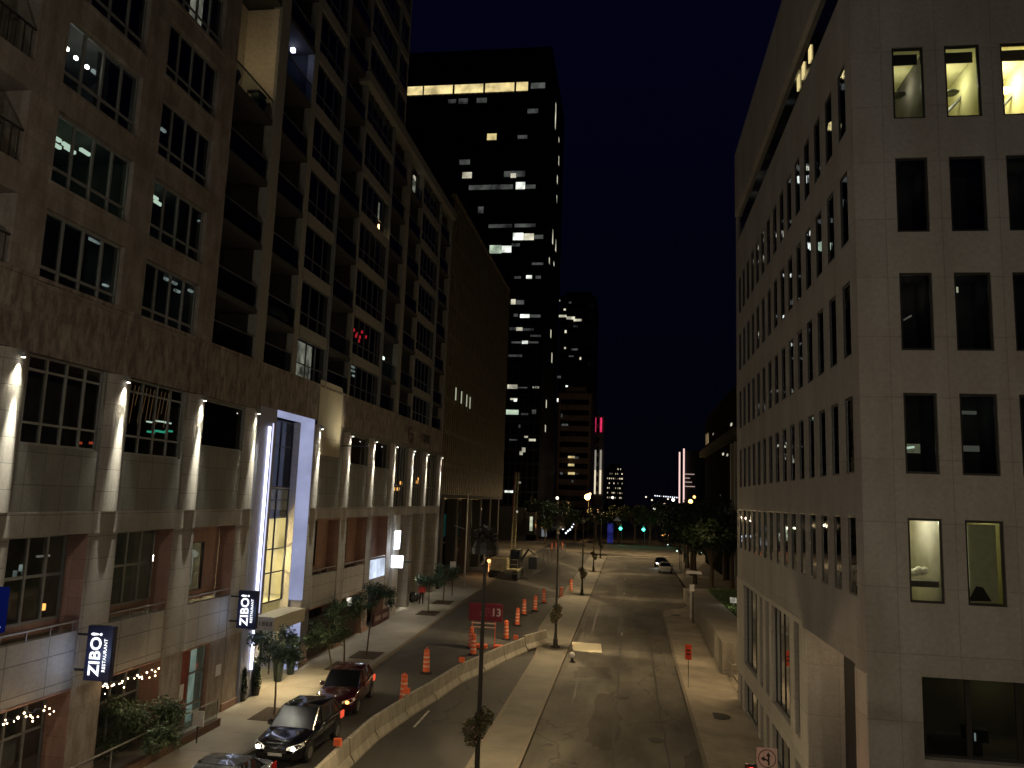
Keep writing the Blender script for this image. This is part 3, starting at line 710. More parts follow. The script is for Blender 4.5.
# ---- entrance portal
WH=M['white']
m=MB(); m.box(X-.68,X+.06,35.05,36.85,0,13.5); W('portal_jamb',m,plain('portal_white_panel',(.27,.28,.36),.45,0,.05,2))
M['glowp']=emis('portal_led_glow',(.60,.65,1),.5,.2,.5)  # LED glow on the reveal and lintel put in as emission
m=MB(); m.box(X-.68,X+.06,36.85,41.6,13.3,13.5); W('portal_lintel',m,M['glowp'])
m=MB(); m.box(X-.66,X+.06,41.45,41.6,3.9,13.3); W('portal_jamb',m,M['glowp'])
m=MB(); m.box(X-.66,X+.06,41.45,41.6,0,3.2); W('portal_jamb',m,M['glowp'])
m=MB(); m.box(X-1.1,X-.67,41.45,41.6,0,13.3); m.box(X-1.1,X-.67,36.8,36.95,0,13.3); W('portal_inner_wall',m,plain('beige_paint',(.5,.44,.32),.7))
m=MB(); m.box(X+.07,X+.15,36.0,36.1,1.45,12.6); t_=W('led_tube',m,M['e_blue'])
m=MB(); m.box(X+.07,X+.12,36.42,36.46,3.9,12.8); W('led_tube',m,emis('led_thin',(.7,.72,1),1.2))
m=MB(); m.box(X+.0,X+.055,36.9,41.4,13.17,13.25); 
def area(name,loc,to,sx,sy,w,col):
    l=bpy.data.lights.new(name,'AREA'); l.shape='RECTANGLE'; l.size=sx; l.size_y=sy; l.energy=w; l.color=col
    o=bpy.data.objects.new(name,l); COL.objects.link(o); o.location=loc; o.rotation_euler=(Vector(to)-Vector(loc)).to_track_quat('-Z','Y').to_euler(); return o
for z in (4.6,7.6,10.6,13.0):
    spot('portal_led_light',(X-.18,36.9,z),(X-.3,41.5,z-.6),60,(.30,.40,1),110,.8,.05)
# glazing of the hall: dark upper storey, warm lower part
pg=winx(apt,X-1.04,1,36.95,41.45,9.75,13.25,3,(11.9,),.07,'frame_d',name='hall_window')
pl_=winx(apt,X-1.04,1,36.95,41.45,3.9,9.7,3,(5.4,6.6,9.1),.06,'frame_d','glass_c',name='hall_window')
m=MB(); m.box(X-3.6,X-3.5,35,43.5,3.9,9.7); m.box(X-3.5,X-1.12,43.4,43.5,3.9,9.7); m.box(X-3.5,X-1.12,35,43.5,3.85,3.9); m.box(X-3.5,X-1.12,35,43.5,9.7,9.75); W('lobby_walls',m,plain('lobby_paint',(.72,.67,.46),.8,0,.06,1.5))
m=MB()
for q in range(4): m.ball((X-2.2,40.8+.3*(q%2),8.9-q*.9),.16,8,6)
W('lobby_chandelier',m,emis('chandelier',(1,.88,.6),3.0))
for z in (8.3,6.0): point('lobby_light',(X-2.3,40.0,z),620,(1,.83,.45),.25)
# canopy with street number
cz=3.2
m=MB(); m.box(X+.06,X+1.15,35.9,39.4,cz,cz+.62); W('canopy',m,plain('canopy_cladding',(.45,.42,.32),.6))
m=MB(); m.box(X+.12,X+1.10,35.86,35.9,cz+.04,cz+.58); cf=W('canopy_fascia',m,plain('canopy_fascia_paint',(.5,.5,.6),.5))
text('street_number','1888',.30,M['black'],cf,(X+.72-apt.location.x,35.85-apt.location.y,cz+.32),(pi/2,0,0),.004,0,1.2)
dl=winx(apt,X-.9,1,36.95,41.4,.2,3.15,4,(2.4,),.07,'frame_d','glass_c',name='entrance_doors')
m=MB(); m.box(X-3.6,X-3.5,35,43.4,0.1,3.8); m.box(X-3.5,X-.95,43.3,43.4,0.1,3.8); m.box(X-3.5,X-.95,35,43.4,.1,.16); W('vestibule_walls',m,plain('vestibule_paint',(.55,.52,.36),.8))
point('vestibule_light',(X-2.2,39.2,2.9),170,(1,.85,.52),.2)
for y in (36.8,37.9,39.0):
    spot('canopy_downlight',(X+.7,y,cz-.05),(X+1.6,y-.1,0),290,(1,.78,.42),150,.7,.06)
m=MB()
for y in (36.8,37.9,39.0): m.lathe([(.09,0),(.09,.02)],(X+.7,y,cz-.025),12)
W('canopy_lamps',m,M['e_dim'])
# pale panel made for a light patch beside the portal, with an added floodlight
m=MB()
pts=[(42.05,11.65),(45.65,11.65),(45.65,15.0)]+[(45.25+.4*cos(a),15.4+.4*sin(a)) for a in (0,.5,1.0,1.57)]+[(42.05,15.8)]
b0=len(m.v); m.v+=[(X+.06,y,z) for y,z in pts]+[(X+.03,y,z) for y,z in pts]; n_=len(pts); m.f.append(tuple(range(n_)))
for i in range(n_): j=(i+1)%n_; m.f.append((i,j,n_+j,n_+i))
W('pale_wall_panel',m,stone('pale_panel_stone',(.40,.36,.26),1.75,4.2,joint=.02,stain=.1,jdark=.6))
spot('added_wash_light',(X+1.6,46.2,12.4),(X,44.9,13.8),330,(1,.88,.60),80,1,.3)
m=MB(); m.box(X,X+1.6,46.18,46.22,12.36,12.42); m.box(X+1.5,X+1.66,46.1,46.3,12.38,12.5); tag(obj('added_floodlight',m,M['black']),'added thin arm floodlight washing the pale wall panel right of the entrance','wall light')
# far right podium: lightboxes and pale columns
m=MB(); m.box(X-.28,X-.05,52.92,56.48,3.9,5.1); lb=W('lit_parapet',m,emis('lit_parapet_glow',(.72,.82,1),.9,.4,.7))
for a,b,d in ((58.3,62.3,.9),):
    p0=atx(X,389,605); 
m=MB(); m.box(X-1.2,X+.12,57.9,59.3,-.2,8.1); W('pale_pier',m,M['pale_col'])
for a,b in ((62.6,63.4),(66.6,67.4),(71.2,72.1)):
    m=MB(); m.box(X-1.6,X+.0,a,b,-.2,8.1); W('pier',m,M['pod_st'])
m=MB(); m.box(X-1.7,X-1.55,57.5,72,-.2,8.1); W('recessed_wall',m,M['pod_st'])
bl=(57.85)
m=MB(); q=[aty(bl,395,531),aty(bl,400.5,530.5),aty(bl,399,549),aty(bl,394,549.5)]
m.v+= [tuple(p) for p in q]+[(p.x,p.y+.15,p.z) for p in q]; m.f+=[(0,1,2,3),(0,1,5,4),(1,2,6,5),(2,3,7,6),(3,0,4,7),(7,6,5,4)]
tag(obj('lightbox_sign',m,M['e_box']),'tall narrow glowing white lightbox, upper of the two on the pale pier','sign','lightboxes on the pale pier')
m=MB(); q=[aty(bl,391.5,555.5),aty(bl,403,556),aty(bl,402,568),aty(bl,391,567.5)]
m.v+= [tuple(p) for p in q]+[(p.x,p.y+.15,p.z) for p in q]; m.f+=[(0,1,2,3),(0,1,5,4),(1,2,6,5),(2,3,7,6),(3,0,4,7),(7,6,5,4)]
tag(obj('lightbox_sign',m,M['e_box']),'square glowing white lightbox, lower of the two on the pale pier','sign','lightboxes on the pale pier')
point('lightbox_light',(X+.5,57.0,5.8),22,(.7,.8,1),.3)
point('parapet_glow_light',(X+.3,54.6,4.4),7,(.7,.8,1),.3)
spot('pier_downlight',(X+.8,60.6,4.5),(X+1.2,61.5,0.6),120,(1,.88,.66),100,.8,.1)
m=MB(); m.box(X,X+.8,60.5,60.6,4.5,4.6); tag(obj('pier_lamp',m,M['black']),'small dark lamp arm lighting the pavement behind the pale pier','lamp')
# dark letters on the band at the far end
tl=text('wall_letters','CORE',1.05,M['black'],apt,(X+.06-apt.location.x,66.0-45,14.32),(pi/2,0,pi/2),.02,.012,1.15)
m=MB()
for a in range(26):
    t0=radians(40+a*11.2); t1=radians(40+(a+1)*11.2); c=(61.1,14.35)
    P_=lambda t,r:(c[0]+r*1.25*cos(t),c[1]+r*sin(t))
    a0,a1,b1,b0=P_(t0,.62),P_(t1,.62),P_(t1,.46),P_(t0,.46); m.quad((X+.07,*a0),(X+.07,*a1),(X+.07,*b1),(X+.07,*b0))
m.box(X+.05,X+.075,60.9,61.9,14.27,14.43); W('wall_emblem',m,M['black'])

# ---- pilaster sconces (things on the building)
sc0=None
for i,y in enumerate(ply):
    xs=X+.155
    if sc0 is None:
        s_=thing('wall_sconce','x','wall light',(xs,y,13.12),0,'wall sconces on the pilasters')
        m=MB(); m.box(-.06,.07,-.05,.05,0,.14); m.lathe([(.06,-.05),(.075,.05),(.06,.1)],(.1,0,-.02),12); obj('housing',m,M['frame'],s_)
        m=MB(); m.lathe([(.055,0),(.055,.012)],(.1,0,-.083),12); obj('lens',m,M['e_sconce'],s_); sc0=s_; r=s_
    else: r=dup(sc0,(xs,y,13.12))
    where=['left edge of the photo','pilaster between the two big podium windows','pilaster right of the window with hanging strands','pilaster just left of the entrance portal','pilaster just right of the entrance portal','second pilaster right of the portal','third pilaster right of the portal','fourth pilaster right of the portal','pilaster below the dark wall emblem','pilaster below the dark wall letters, second from the far end','last pilaster at the far end of the podium'][i]
    r['label']='downlight with a bright streak, '+where
    spot('sconce_light',(xs+.26,y,13.02),(xs-.0,y,10.9),7500*(1,.85,1.1,.9,1.05,.8,1,.9,1.1,.85,1)[i],(1,.98,.82),15,1,.03); spot('sconce_light',(xs+.075,y,13.03),(xs+.03,y,12.0),1000*(1,.9,1.15,.85,1,.8,1.1,.9,1,.8,1)[i],(1,.97,.78),52,1,.02)
    spot('sconce_wide_light',(xs+.35,y,13.0),(xs+.1,y,7),45,(1,.94,.78),100,1,.05)

# ---- blade signs
def blade(y,z0,z1,label):
    t=thing('blade_sign',label,'sign',(X,y,z0),0,'dark blue blade signs along the restaurant')
    hh=z1-z0
    m=MB(); m.bbox(.38,1.27,-.11,.11,0,hh,.02); obj('box',m,plain('sign_navy',(.012,.016,.05),.4),t)
    m=MB(); m.box(0,.38,-.03,.03,hh*.15,hh*.19); m.box(0,.38,-.03,.03,hh*.8,hh*.84); obj('bracket',m,M['black'],t)
    return t,hh
for y,z0,z1,lab in ((23.9,3.55,5.2,'dark blue blade sign with white letters above the string lights, left of the small tree'),(33.8,3.65,5.25,'dark blue blade sign with white letters beside the glowing entrance portal')):
    t,hh=blade(y,z0,z1,lab)
    text('letters','ZIBO!',.50,M['e_sign'],t,(.74,-.125,hh*.49),(pi/2,-pi/2,0),.006,.011,1.04)
    text('small_letters','RESTAURANT',.15,M['e_sign'],t,(1.06,-.125,hh*.47),(pi/2,-pi/2,0),.004,.002,1.1)
    point('sign_glow_light',(X+.75,y-.55,z0+hh*.4),9,(.45,.6,1),.25); 
t=thing('round_emblem_sign','blue sign with a pale round emblem cut off by the left edge of the photo','sign',(X,19.3,5.6),0)
m=MB(); m.bbox(.3,1.14,-.11,.11,.1,1.25,.02); obj('box',m,emis('blue_sign_face',(.01,.02,.2),.22),t)
m=MB(); m.lathe([(.3,0),(.3,.012)],(.74,-.125,.85),22,'y'); obj('emblem',m,emis('emblem',(.8,.9,.9),.55),t)
m=MB()
for k,wd in enumerate((.5,.72,.4)): m.box(.8-wd/2,.8+wd/2,-.125,-.115,.34-k*.1,.38-k*.1)
obj('lettering',m,emis('emblem_text',(.7,.8,.95),.8),t)
m=MB(); m.box(0,.3,-.03,.03,1.0,1.06); obj('bracket',m,M['black'],t)
point('emblem_glow_light',(X+1.0,22.9,4.7),6,(.6,.7,1),.3)

# ---- string lights under the parapets
for a,b,z,lab in ((20.3,23.0,3.2,'string of warm bulbs along the first restaurant window at the left edge'),(25.3,28.4,3.2,'string of warm bulbs above the small tree under the first blade sign')):
    t=thing('string_lights',lab,'string lights',(X+.12,a,z),0,'string lights under the restaurant parapets')
    pts=[(.03*sin(i*2.1),i*(b-a)/24,-.12-.1*abs(sin(i*.9))) for i in range(25)]
    m=MB(); m.tube(pts,.012,4); obj('cord',m,M['black'],t)
    for i,p in enumerate(pts):
        if i%7==5: continue
        m=MB(); m.ball((p[0]+random.uniform(-.05,.05),p[1]+random.uniform(-.05,.05),p[2]-random.choice((.05,.08,.24))),random.uniform(.018,.032),6,4); obj('bulb',m,M['e_warm2'],t)
    point('string_light_glow',(X+.3,(a+b)/2,2.85),5,(1,.6,.3),.3)

# fill lights added so the rooms show dimly behind the glass
for (y,z,w_,c,dx) in ((22.6,22.9,5,(.7,.95,1),1.6),(22.5,20.0,4,(.7,1,.6),1.6),(22.3,16.8,2.5,(.8,1,.7),1.6),(27.2,17.1,2.2,(.8,1,.7),1.6),(27.2,20,1.5,(.8,1,.8),1.6),(22.5,12.2,4,(1,.45,.35),1.4),(27.0,12.6,4,(1,.6,.3),1.6),(22.2,6.8,2.6,(1,.7,.4),1.3),(27,6.8,1.6,(1,.7,.4),1.3),(22.3,2.2,5,(1,.6,.35),1.6),(27,2.2,3,(1,.6,.35),1.6),(49.5,12.4,1.5,(1,.8,.6),1.2),(59.5,11,5,(1,.75,.45),1.4),(64.2,11,5,(1,.75,.45),1.4),(69,11,3,(1,.75,.45),1.4),(45,1.9,3,(1,.6,.4),1.2)):
    point('room_light',(X-dx,y,z),w_*2,c,.25)
# ------------------------------------------------------------------ fin-clad office block beyond it
fb=thing('fin_clad_building','brown office block with fine vertical fins standing beyond the apartment building','building',(X,91,0))
def FBp(name,mb,mat): return obj(name,mb,mat,fb,world=True)
m=MB(); m.box(X-20,X-.13,73,109,9.6,38.3); FBp('wall',m,M['fin_d'])
for i in range(41):
    y=73.0+i*.9
    m=MB(); m.box(X-.12,X+.0,y-.1,y+.1,9.8,38.5); FBp('fin',m,M['fin'])
m=MB(); m.box(X-.45,X+.05,72.9,109.1,38.5,38.9); FBp('trim_band',m,M['fin'])
m=MB(); m.box(X-.45,X-.05,72.9,109.1,9.45,9.8); FBp('soffit_band',m,M['recess'])
m=MB()
for k in range(9): m.box(X-.127,X-.1,73,109,12.4+k*3.1,12.75+k*3.1)
FBp('floor_bands',m,M['fin'])
m=MB()
for y in (76.6,78.4,80.2,82.0):
    pass
M['lstrip']=emis('lit_strip',(.95,1,.72),.42)
for a in (77.1,79.8,82.5,84.3): FBp('lit_window',MB().box(X-.1,X-.05,a+.0,a+.72,19.1,20.35),M['lstrip'])

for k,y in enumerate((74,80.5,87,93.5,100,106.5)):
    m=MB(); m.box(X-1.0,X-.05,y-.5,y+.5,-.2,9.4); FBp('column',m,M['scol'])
m=MB(); m.box(X-20,X-3.2,73,109,.2,9.4); FBp('shopfront_wall',m,M['fin_d'])
gl=MB(); gl.quad((X-2.6,73,1.2),(X-2.6,109,1.2),(X-2.6,109,9.3),(X-2.6,73,9.3)); FBp('shopfront_glass',gl,M['glass'])
m=MB()
for i in range(16): m.box(X-2.66,X-2.54,73+i*2.3,73.07+i*2.3,1.2,9.3)
m.box(X-2.66,X-2.54,73,109,4.6,4.72); FBp('shopfront_frame',m,M['frame_d'])
m=MB(); random.seed(5)
for i in range(9): y=76.2+random.random()*2.6; z=7.3+random.random()*1.6; m.ball((X-2.9,y,z),.09,6,4)
FBp('teal_lamps',m,emis('teal_dots',(.1,1,.65),2.0))
m=MB(); m.box(X-3.15,X-3.1,88,97,5.2,7.6); FBp('teal_wall',m,emis('teal_wall_glow',(.05,.42,.35),.16,.8,.5))
m=MB(); m.box(X-2.5,X-2.45,80,82,7.9,8.05); FBp('ceiling_light',m,M['e_dim'])

# ------------------------------------------------------------------ black glass tower
TY=205
pr=aty(TY,538,497); xr_=pr.x; top=134
bt=thing('black_tower','tall black glass office tower with one bright lit floor near its top','building',(-50,TY+20,0))
m=MB(); m.box(-92,xr_,TY,TY+42,0,top); obj('glass_wall',m,M['blackgl'],bt,world=True)
m=MB()
x=xr_
while x>-90: m.box(x-.12,x+.12,TY-.25,TY,0,top); x-=1.55
y=TY+1
while y<TY+42: m.box(xr_,xr_+.25,y-.1,y+.1,0,top); y+=1.55
obj('mullions',m,plain('tower_mullion',(.02,.02,.024),.35,.5),bt,world=True)
m=MB()
for k in range(36): m.box(-92,xr_+.05,TY-.1,TY-.02,4+k*3.6,4.5+k*3.6)
obj('floor_bands',m,plain('tower_band',(.012,.012,.014),.3),bt,world=True)
mats_t={'w':emis('tower_light_a',(1,.95,.72),.6,.75,.25),'g':emis('tower_light_b',(.8,1,.75),.55,.8,.25),'d':emis('tower_light_c',(.9,.95,.9),.06,.8,.25),'y':emis('tower_light_d',(1,.80,.36),.8,.45,.3),'b':emis('tower_light_e',(.95,1,.9),1.2,.5,.4)}
def lit(par,Y,u0,u1,v0,v1,k,name='lit_window'):
    a=aty(Y-.3,u0,v0); b=aty(Y-.3,u1,v1); m=MB(); m.box(a.x,b.x,Y-.32,Y-.28,min(a.z,b.z),max(a.z,b.z)); o=obj(name,m,mats_t[k],par,world=True); return o
# bright floor under the roof, split by posts
for u0,u1 in ((398,427.5),(429,457),(459,487),(489,517.5),(519.5,531)): 
    m=MB(); a=aty(TY-.3,u0,0); b=aty(TY-.3,u1,0); zt=aty(TY-.3,470,84.2).z; zb=aty(TY-.3,470,92.8).z
    m.box(a.x,b.x,TY-.32,TY-.28,zb,zt); obj('lit_window',m,mats_t['y'],bt,world=True)
lit(bt,TY,531,545,83,88,'d')
S=200/768.
rows=[(185,215,228,242,'d'),(225,260,225,244,'d'),(295,333,223,240,'d'),(490,530,265,280,'d'),(335,370,360,383,'y'),(452,488,366,378,'d'),(228,268,460,478,'d'),(240,275,508,530,'w'),(400,480,504,524,'d'),(425,445,512,528,'w'),(265,433,558,572,'d'),(445,480,546,572,'b'),(482,520,556,570,'d'),(300,320,640,665,'d'),(340,430,708,720,'d'),(440,520,706,718,'d')]
for a,b,c,d,k in rows: lit(bt,TY,400+a*S,400+b*S,40+c*S,40+d*S,k)
S=180/768.
rows=[(312,355,55,85,'b'),(355,400,58,85,'w'),(402,440,64,80,'d'),(212,262,108,142,'g'),(264,304,110,138,'b'),(306,340,100,112,'d'),(392,440,182,191,'d'),(318,345,240,250,'d'),(368,392,236,250,'b'),(408,430,238,250,'d'),(303,322,338,360,'w'),(325,358,342,360,'d'),(315,332,400,412,'d'),(342,382,402,417,'b'),(385,428,404,416,'d'),(298,325,458,470,'d'),(325,352,458,472,'w'),(352,400,462,472,'d'),(385,430,490,498,'d'),(305,345,518,526,'d'),(350,375,515,528,'b'),(378,420,518,526,'d'),(292,350,574,584,'d'),(288,330,702,720,'w'),(330,372,712,718,'d'),(395,422,710,718,'w'),(300,330,760,768,'w')]
for a,b,c,d,k in rows: lit(bt,TY,440+a*S,440+b*S,220+c*S,220+d*S,k)
S=120/768.
rows=[(55,110,30,52,'d'),(215,245,42,55,'d'),(88,108,118,138,'b'),(40,118,190,222,'g'),(135,180,212,225,'d'),(205,230,190,218,'d'),(155,178,358,370,'w'),(185,228,376,392,'w'),(60,110,378,388,'d'),(140,162,432,462,'w'),(125,145,455,480,'w'),(120,130,285,305,'d'),(30,95,706,722,'b')]
for a,b,c,d,k in rows: lit(bt,TY,500+a*S,500+b*S,380+c*S,380+d*S,k)
# lights on the narrow side face
for (u,v0,v1) in ((556,104,132),(559,138,142),(559,157,166),(557.5,176,184),(557,196,203),(553,230,245),(556,240,252),(549.5,258,264),(554,262,266),(551,330,338),(552,353,363),(546.5,400,408),(545.5,425,432)):
    a=atx(xr_+.3,u,v0); b=atx(xr_+.3,u,v1); m=MB(); m.box(xr_+.28,xr_+.32,a.y-.9,a.y+.9,min(a.z,b.z),max(a.z,b.z)); obj('side_lit_window',m,mats_t['w'],bt,world=True)

# ------------------------------------------------------------------ further towers
def far_tower(name,label,Y,u0,u1,vt,dep,mat,bands=None,bmat=None,vref=None):
    a=aty(Y,u0,vref or 490); b=aty(Y,u1,vref or 490); z=aty(Y,(u0+u1)/2,vt).z
    t=thing(name,label,'building',((a.x+b.x)/2,Y+dep/2,0))
    m=MB(); m.box(a.x,b.x,Y,Y+dep,0,z); m.box(a.x+2,b.x-2,Y+3,Y+dep-2,z,z+2.5); obj('wall',m,mat,t,world=True)
    if bands:
        m=MB()
        zz=bands
        while zz<z-1.5: m.box(a.x+.8,b.x-.8,Y-.05,Y-.01,zz,zz+1.7); zz+=3.6
        obj('window_bands',m,bmat or M['blackgl'],t,world=True)
    return t,a.x,b.x,z
t1,_,_,_=far_tower('brown_tower','brown masonry tower with three lit windows, right of the black tower',270,556,589.6,393,30,M['brown'],6)
S=120/768.
for a,b,c,d,k in ((436,478,486,500,'y'),(478,505,490,503,'d'),(436,475,536,552,'y'),(436,478,590,606,'y'),(478,500,596,606,'d'),(395,435,280,293,'d'),(390,400,215,240,'d'),(458,470,640,655,'d'),(385,400,590,605,'d')): lit(t1,270,500+a*S,500+b*S,380+c*S,380+d*S,k)
t2,_,_,_=far_tower('dark_tower','very dark tower with small scattered lit windows rising behind the brown tower',330,555,592,296,30,plain('dark_tower_wall',(.012,.011,.011),.5),40)
S=180/768.
for a,b,c,d,k in ((495,540,405,415,'w'),(540,575,412,424,'w'),(570,605,422,432,'w'),(505,512,340,348,'w'),(550,560,348,356,'d'),(528,536,378,386,'w'),(570,588,450,458,'d'),(532,540,470,482,'w'),(480,492,500,512,'d'),(530,537,542,550,'w'),(560,588,548,556,'d'),(596,602,585,596,'w'),(550,570,578,584,'d'),(500,515,665,675,'d'),(536,545,706,716,'b')): lit(t2,330,440+a*S,440+b*S,220+c*S,220+d*S,k)
S=120/768.
for a,b in ((365,382),(392,410),(418,438),(445,464),(478,500)): lit(t2,330,500+a*S,500+b*S,380+118*S+ (a-365)*S*.15,380+140*S+(a-365)*S*.1,'b')
t3,xa,xb,z3=far_tower('slim_tower','slim pale tower with a magenta crown and uplit edge strips','350' and 350,592.6,603.6,416,12,plain('slim_tower_wall',(.28,.25,.22),.7),vref=455)
m=MB()
for u in (594.3,600.2):
    a=aty(349.7,u,420); b=aty(349.7,u+1.6,432); m.box(a.x,b.x,349.65,349.7,b.z,a.z+1)
obj('magenta_crown',m,M['e_pink'],t3,world=True)
m=MB(); m2=MB()
for u in (594.2,599.6):
    a=aty(349.7,u,470); b=aty(349.7,u+1.3,494); m.box(a.x,b.x,349.6,349.7,b.z,a.z)
    c=aty(349.7,u,450); m2.box(a.x,b.x,349.6,349.7,a.z,c.z)
    c2=aty(349.7,u,436)
obj('edge_light',m,emis('edge_lo',(1,.86,.6),.9),t3,world=True); obj('edge_light',m2,emis('edge_hi',(1,.9,.75),.28),t3,world=True)
m=MB()
for k in range(8): z=14+k*4.2; m.box(xa+1.6,xb-2.1,349.8,349.9,z,z+2.4)
obj('dark_window',m,M['blackgl'],t3,world=True)
t4,xa,xb,z4=far_tower('apartment_slab','far apartment slab dotted with small lit windows, right of the slim tower',480,605,624,468,15,plain('slab_wall',(.05,.045,.04),.8))
m=MB(); random.seed(11)
for i in range(8):
    for k in range(7):
        if random.random()<.62:
            x=xa+1+i*(xb-xa-2)/7.6; z=12+k*2.8; m.box(x+random.random()*.6,x+.35+random.random()*.6,479.8,479.9,z,z+.8)
obj('lit_windows',m,emis('slab_lights',(1,.85,.6),1.1,.6,.1),t4,world=True)
# far right: building edged with pink-white light lines
t5=thing('neon_edged_building','dark building outlined by two tall pink-white light lines','building',(24,335,0))
a=aty(330,679.5,448); b=aty(330,700,500)
m=MB(); m.box(a.x+1.5,a.x+14,331,350,0,a.z-1); obj('wall',m,plain('neon_wall',(.02,.018,.018),.7),t5,world=True)
pm=emis('neon_line',(1,.66,.60),1.15)
for u,vt in ((679,452),(683.3,448.5)):
    a=aty(330,u,vt); b=aty(330,u,503); m=MB(); m.box(a.x,a.x+.55,330,330.6,b.z,a.z); obj('light_line',m,pm,t5,world=True)
m=MB()
for v,u1 in ((474,694.5),(482,692),(486.3,695),(478,690)):
    a=aty(330,685,v); b=aty(330,u1,v); m.box(a.x,b.x,330.4,330.8,a.z-.15,a.z+.15)
obj('floor_light_line',m,emis('neon_line2',(1,.7,.62),.45),t5,world=True)
# bridge lights on the horizon
t=thing('distant_bridge','far low bridge drawn by a line of bluish white lamps','bridge',(10,520,8))
a=aty(520,655,496.5); b=aty(520,679,498.5); m=MB(); m.tube([a,b],.35,5); obj('deck',m,M['black'],t,world=True)
m=MB()
for i in range(12): p=a.lerp(b,i/11); m.ball((p.x,p.y-.4,p.z+.5),.42,6,4)
obj('deck_lamps',m,emis('bridge_lamp',(.85,.88,1),1.6),t,world=True)
m=MB(); c=aty(520,661.8,489); m.box(c.x-.4,c.x+.4,519,521,0,c.z+2); obj('mast',m,M['frame_d'],t,world=True)

# ------------------------------------------------------------------ right: pale office building
XR=5.76; YC=21.2
ob=thing('office_building','pale stone office building on the right with rows of narrow dark windows','building',(XR,33,0))
def R_(name,mb,mat,par=None): return obj(name,mb,mat,par or ob,world=True)
HR=9.48; PR=3.12
slots=[(21.86+1.509*k,22.68+1.509*k) for k in range(15)]
hs=[]
for r in range(5):
    z1=HR+PR*r
    for a,b in slots: hs.append((a,b,z1-2.03,z1,.03))
lower=[(38.15,42.3,3),(36.6,37.45,1),(35.0,35.92,1),(30.7,34.47,4),(29.05,29.96,1)]
for a,b,_n in lower: hs.append((a,b,2.03,5.74,.16))
low2=[(43.0,43.85,1),(38.1,42.3,3),(36.6,37.45,1),(35.1,35.9,1),(30.9,34.5,3),(29.1,29.95,1)]
for a,b,_n in low2: hs.append((a,b,-.25,1.2,.16))
hs.append((22.25,27.9,-.6,5.76,1.12))
m=MB(); m.wall('x',XR,-1,YC,44.85,-.6,24.15,hs,.38)
m.quad((XR,44.85,-.6),(XR+20,44.85,-.6),(XR+20,44.85,29.6),(XR,44.85,29.6))
R_('street_wall',m,M['lime'])
m=MB(); m.box(XR-.05,XR+18,YC-.0+.02,44.85,25.85,29.55); R_('roof_parapet',m,M['lime'])
m=MB(); m.box(XR+.12,XR+17,YC+.12,44.8,24.15,25.85); R_('top_glazing',m,M['blackgl'])
m=MB(); m.quad((XR,YC,24.15),(XR+18,YC,24.15),(XR+18,44.85,24.15),(XR,44.85,24.15)); R_('ledge',m,M['lime'])
m=MB()
for p in ((798,75),(803,73),(810,74)): q=atx(XR+.1,*p); m.box(XR+.08,XR+.115,q.y-.22,q.y+.12,24.65,25.15)
R_('top_lit_window',m,mats_t['y'])
# front wall
fx=[(6.80,7.60),(8.12,9.0),(9.50,10.36),(10.9,11.75),(12.3,13.1)]
hf=[]
for r in range(5):
    z1=HR+PR*r
    for a,b in fx: hf.append((a,b,z1-2.03,z1,.07))
hf.append((7.0,12.6,3.85,5.73,.3))
m=MB(); m.wall('y',YC,-1,XR,XR+16,-.6,29.5,hf,.22); R_('front_wall',m,M['lime'])
m=MB(); m.box(XR-.02,XR+.0,YC+.0,22.24,-.6,5.7); R_('corner_trim',m,M['lime_pale'])
m=MB(); m.box(XR-.03,XR-.002,27.93,28.5,-.6,5.75); 
for (a,b,_n),(c,d) in zip(lower,()) if False else (): pass
# pale trim grid of the two lower storeys
m.box(XR-.03,XR-.002,28.5,44.85,1.22,2.01); m.box(XR-.03,XR-.002,28.5,44.85,5.76,5.95)
m.box(XR-.03,XR-.002,42.33,44.85,2.01,5.76)
for a,b in ((37.47,38.13),(35.94,36.58),(34.49,34.98),(29.98,30.68),(28.5,29.03)): m.box(XR-.028,XR-.002,a,b,2.01,5.76)
for a,b in ((42.32,42.98),(37.47,38.08),(35.92,36.58),(34.52,35.08),(29.97,30.88),(28.5,29.08)): m.box(XR-.028,XR-.002,a,b,-.4,1.22)
R_('window_grid_trim',m,M['lime_pale'])
# recess (garage-like entrance)
m=MB(); m.box(XR+1.13,XR+1.2,22.25,27.9,-.6,5.76); R_('recess_dark_sheet',m,M['black'])  # black sheet stands in for the dark passage beyond
def winR(y0,y1,z0,z1,cols,dep,name='window',fm='frame_d',bar=.05):
    m=MB(); x=XR+dep-.02
    m.box(x,x+.05,y0,y0+bar,z0,z1); m.box(x,x+.05,y1-bar,y1,z0,z1); m.box(x,x+.05,y0+bar,y1-bar,z1-bar,z1); m.box(x,x+.05,y0+bar,y1-bar,z0,z0+bar)
    for i in range(1,cols): c=y0+(y1-y0)*i/cols; m.box(x,x+.05,c-bar/2,c+bar/2,z0+bar,z1-bar)
    f=R_(name,m,M[fm]); g=MB(); g.quad((x+.03,y0,z0),(x+.03,y1,z0),(x+.03,y1,z1),(x+.03,y0,z1)); p=obj('pane',g,M['glass'],f); p.data.transform(Matrix.Translation(-Vector(ob.location))); return f
def RG(f,pts,mat,sx,sy,sz,name='ceiling_light'):
    m=MB()
    for (x,y,z) in pts: m.box(x-sx/2,x+sx/2,y-sy/2,y+sy/2,z-sz/2,z+sz/2)
    o=obj(name,m,M[mat],f); o.data.transform(Matrix.Translation(-Vector(ob.location))); return o
wr={}
for r in range(5):
    for k,(a,b) in enumerate(slots): wr[r,k]=winR(a,b,HR+PR*r-2.03,HR+PR*r,1,.03)
for a,b,n in lower: winR(a,b,2.03,5.74,n,.16,'tall_window')
for a,b,n in low2: f=winR(a,b,-.25,1.2,n,.16,'low_window')
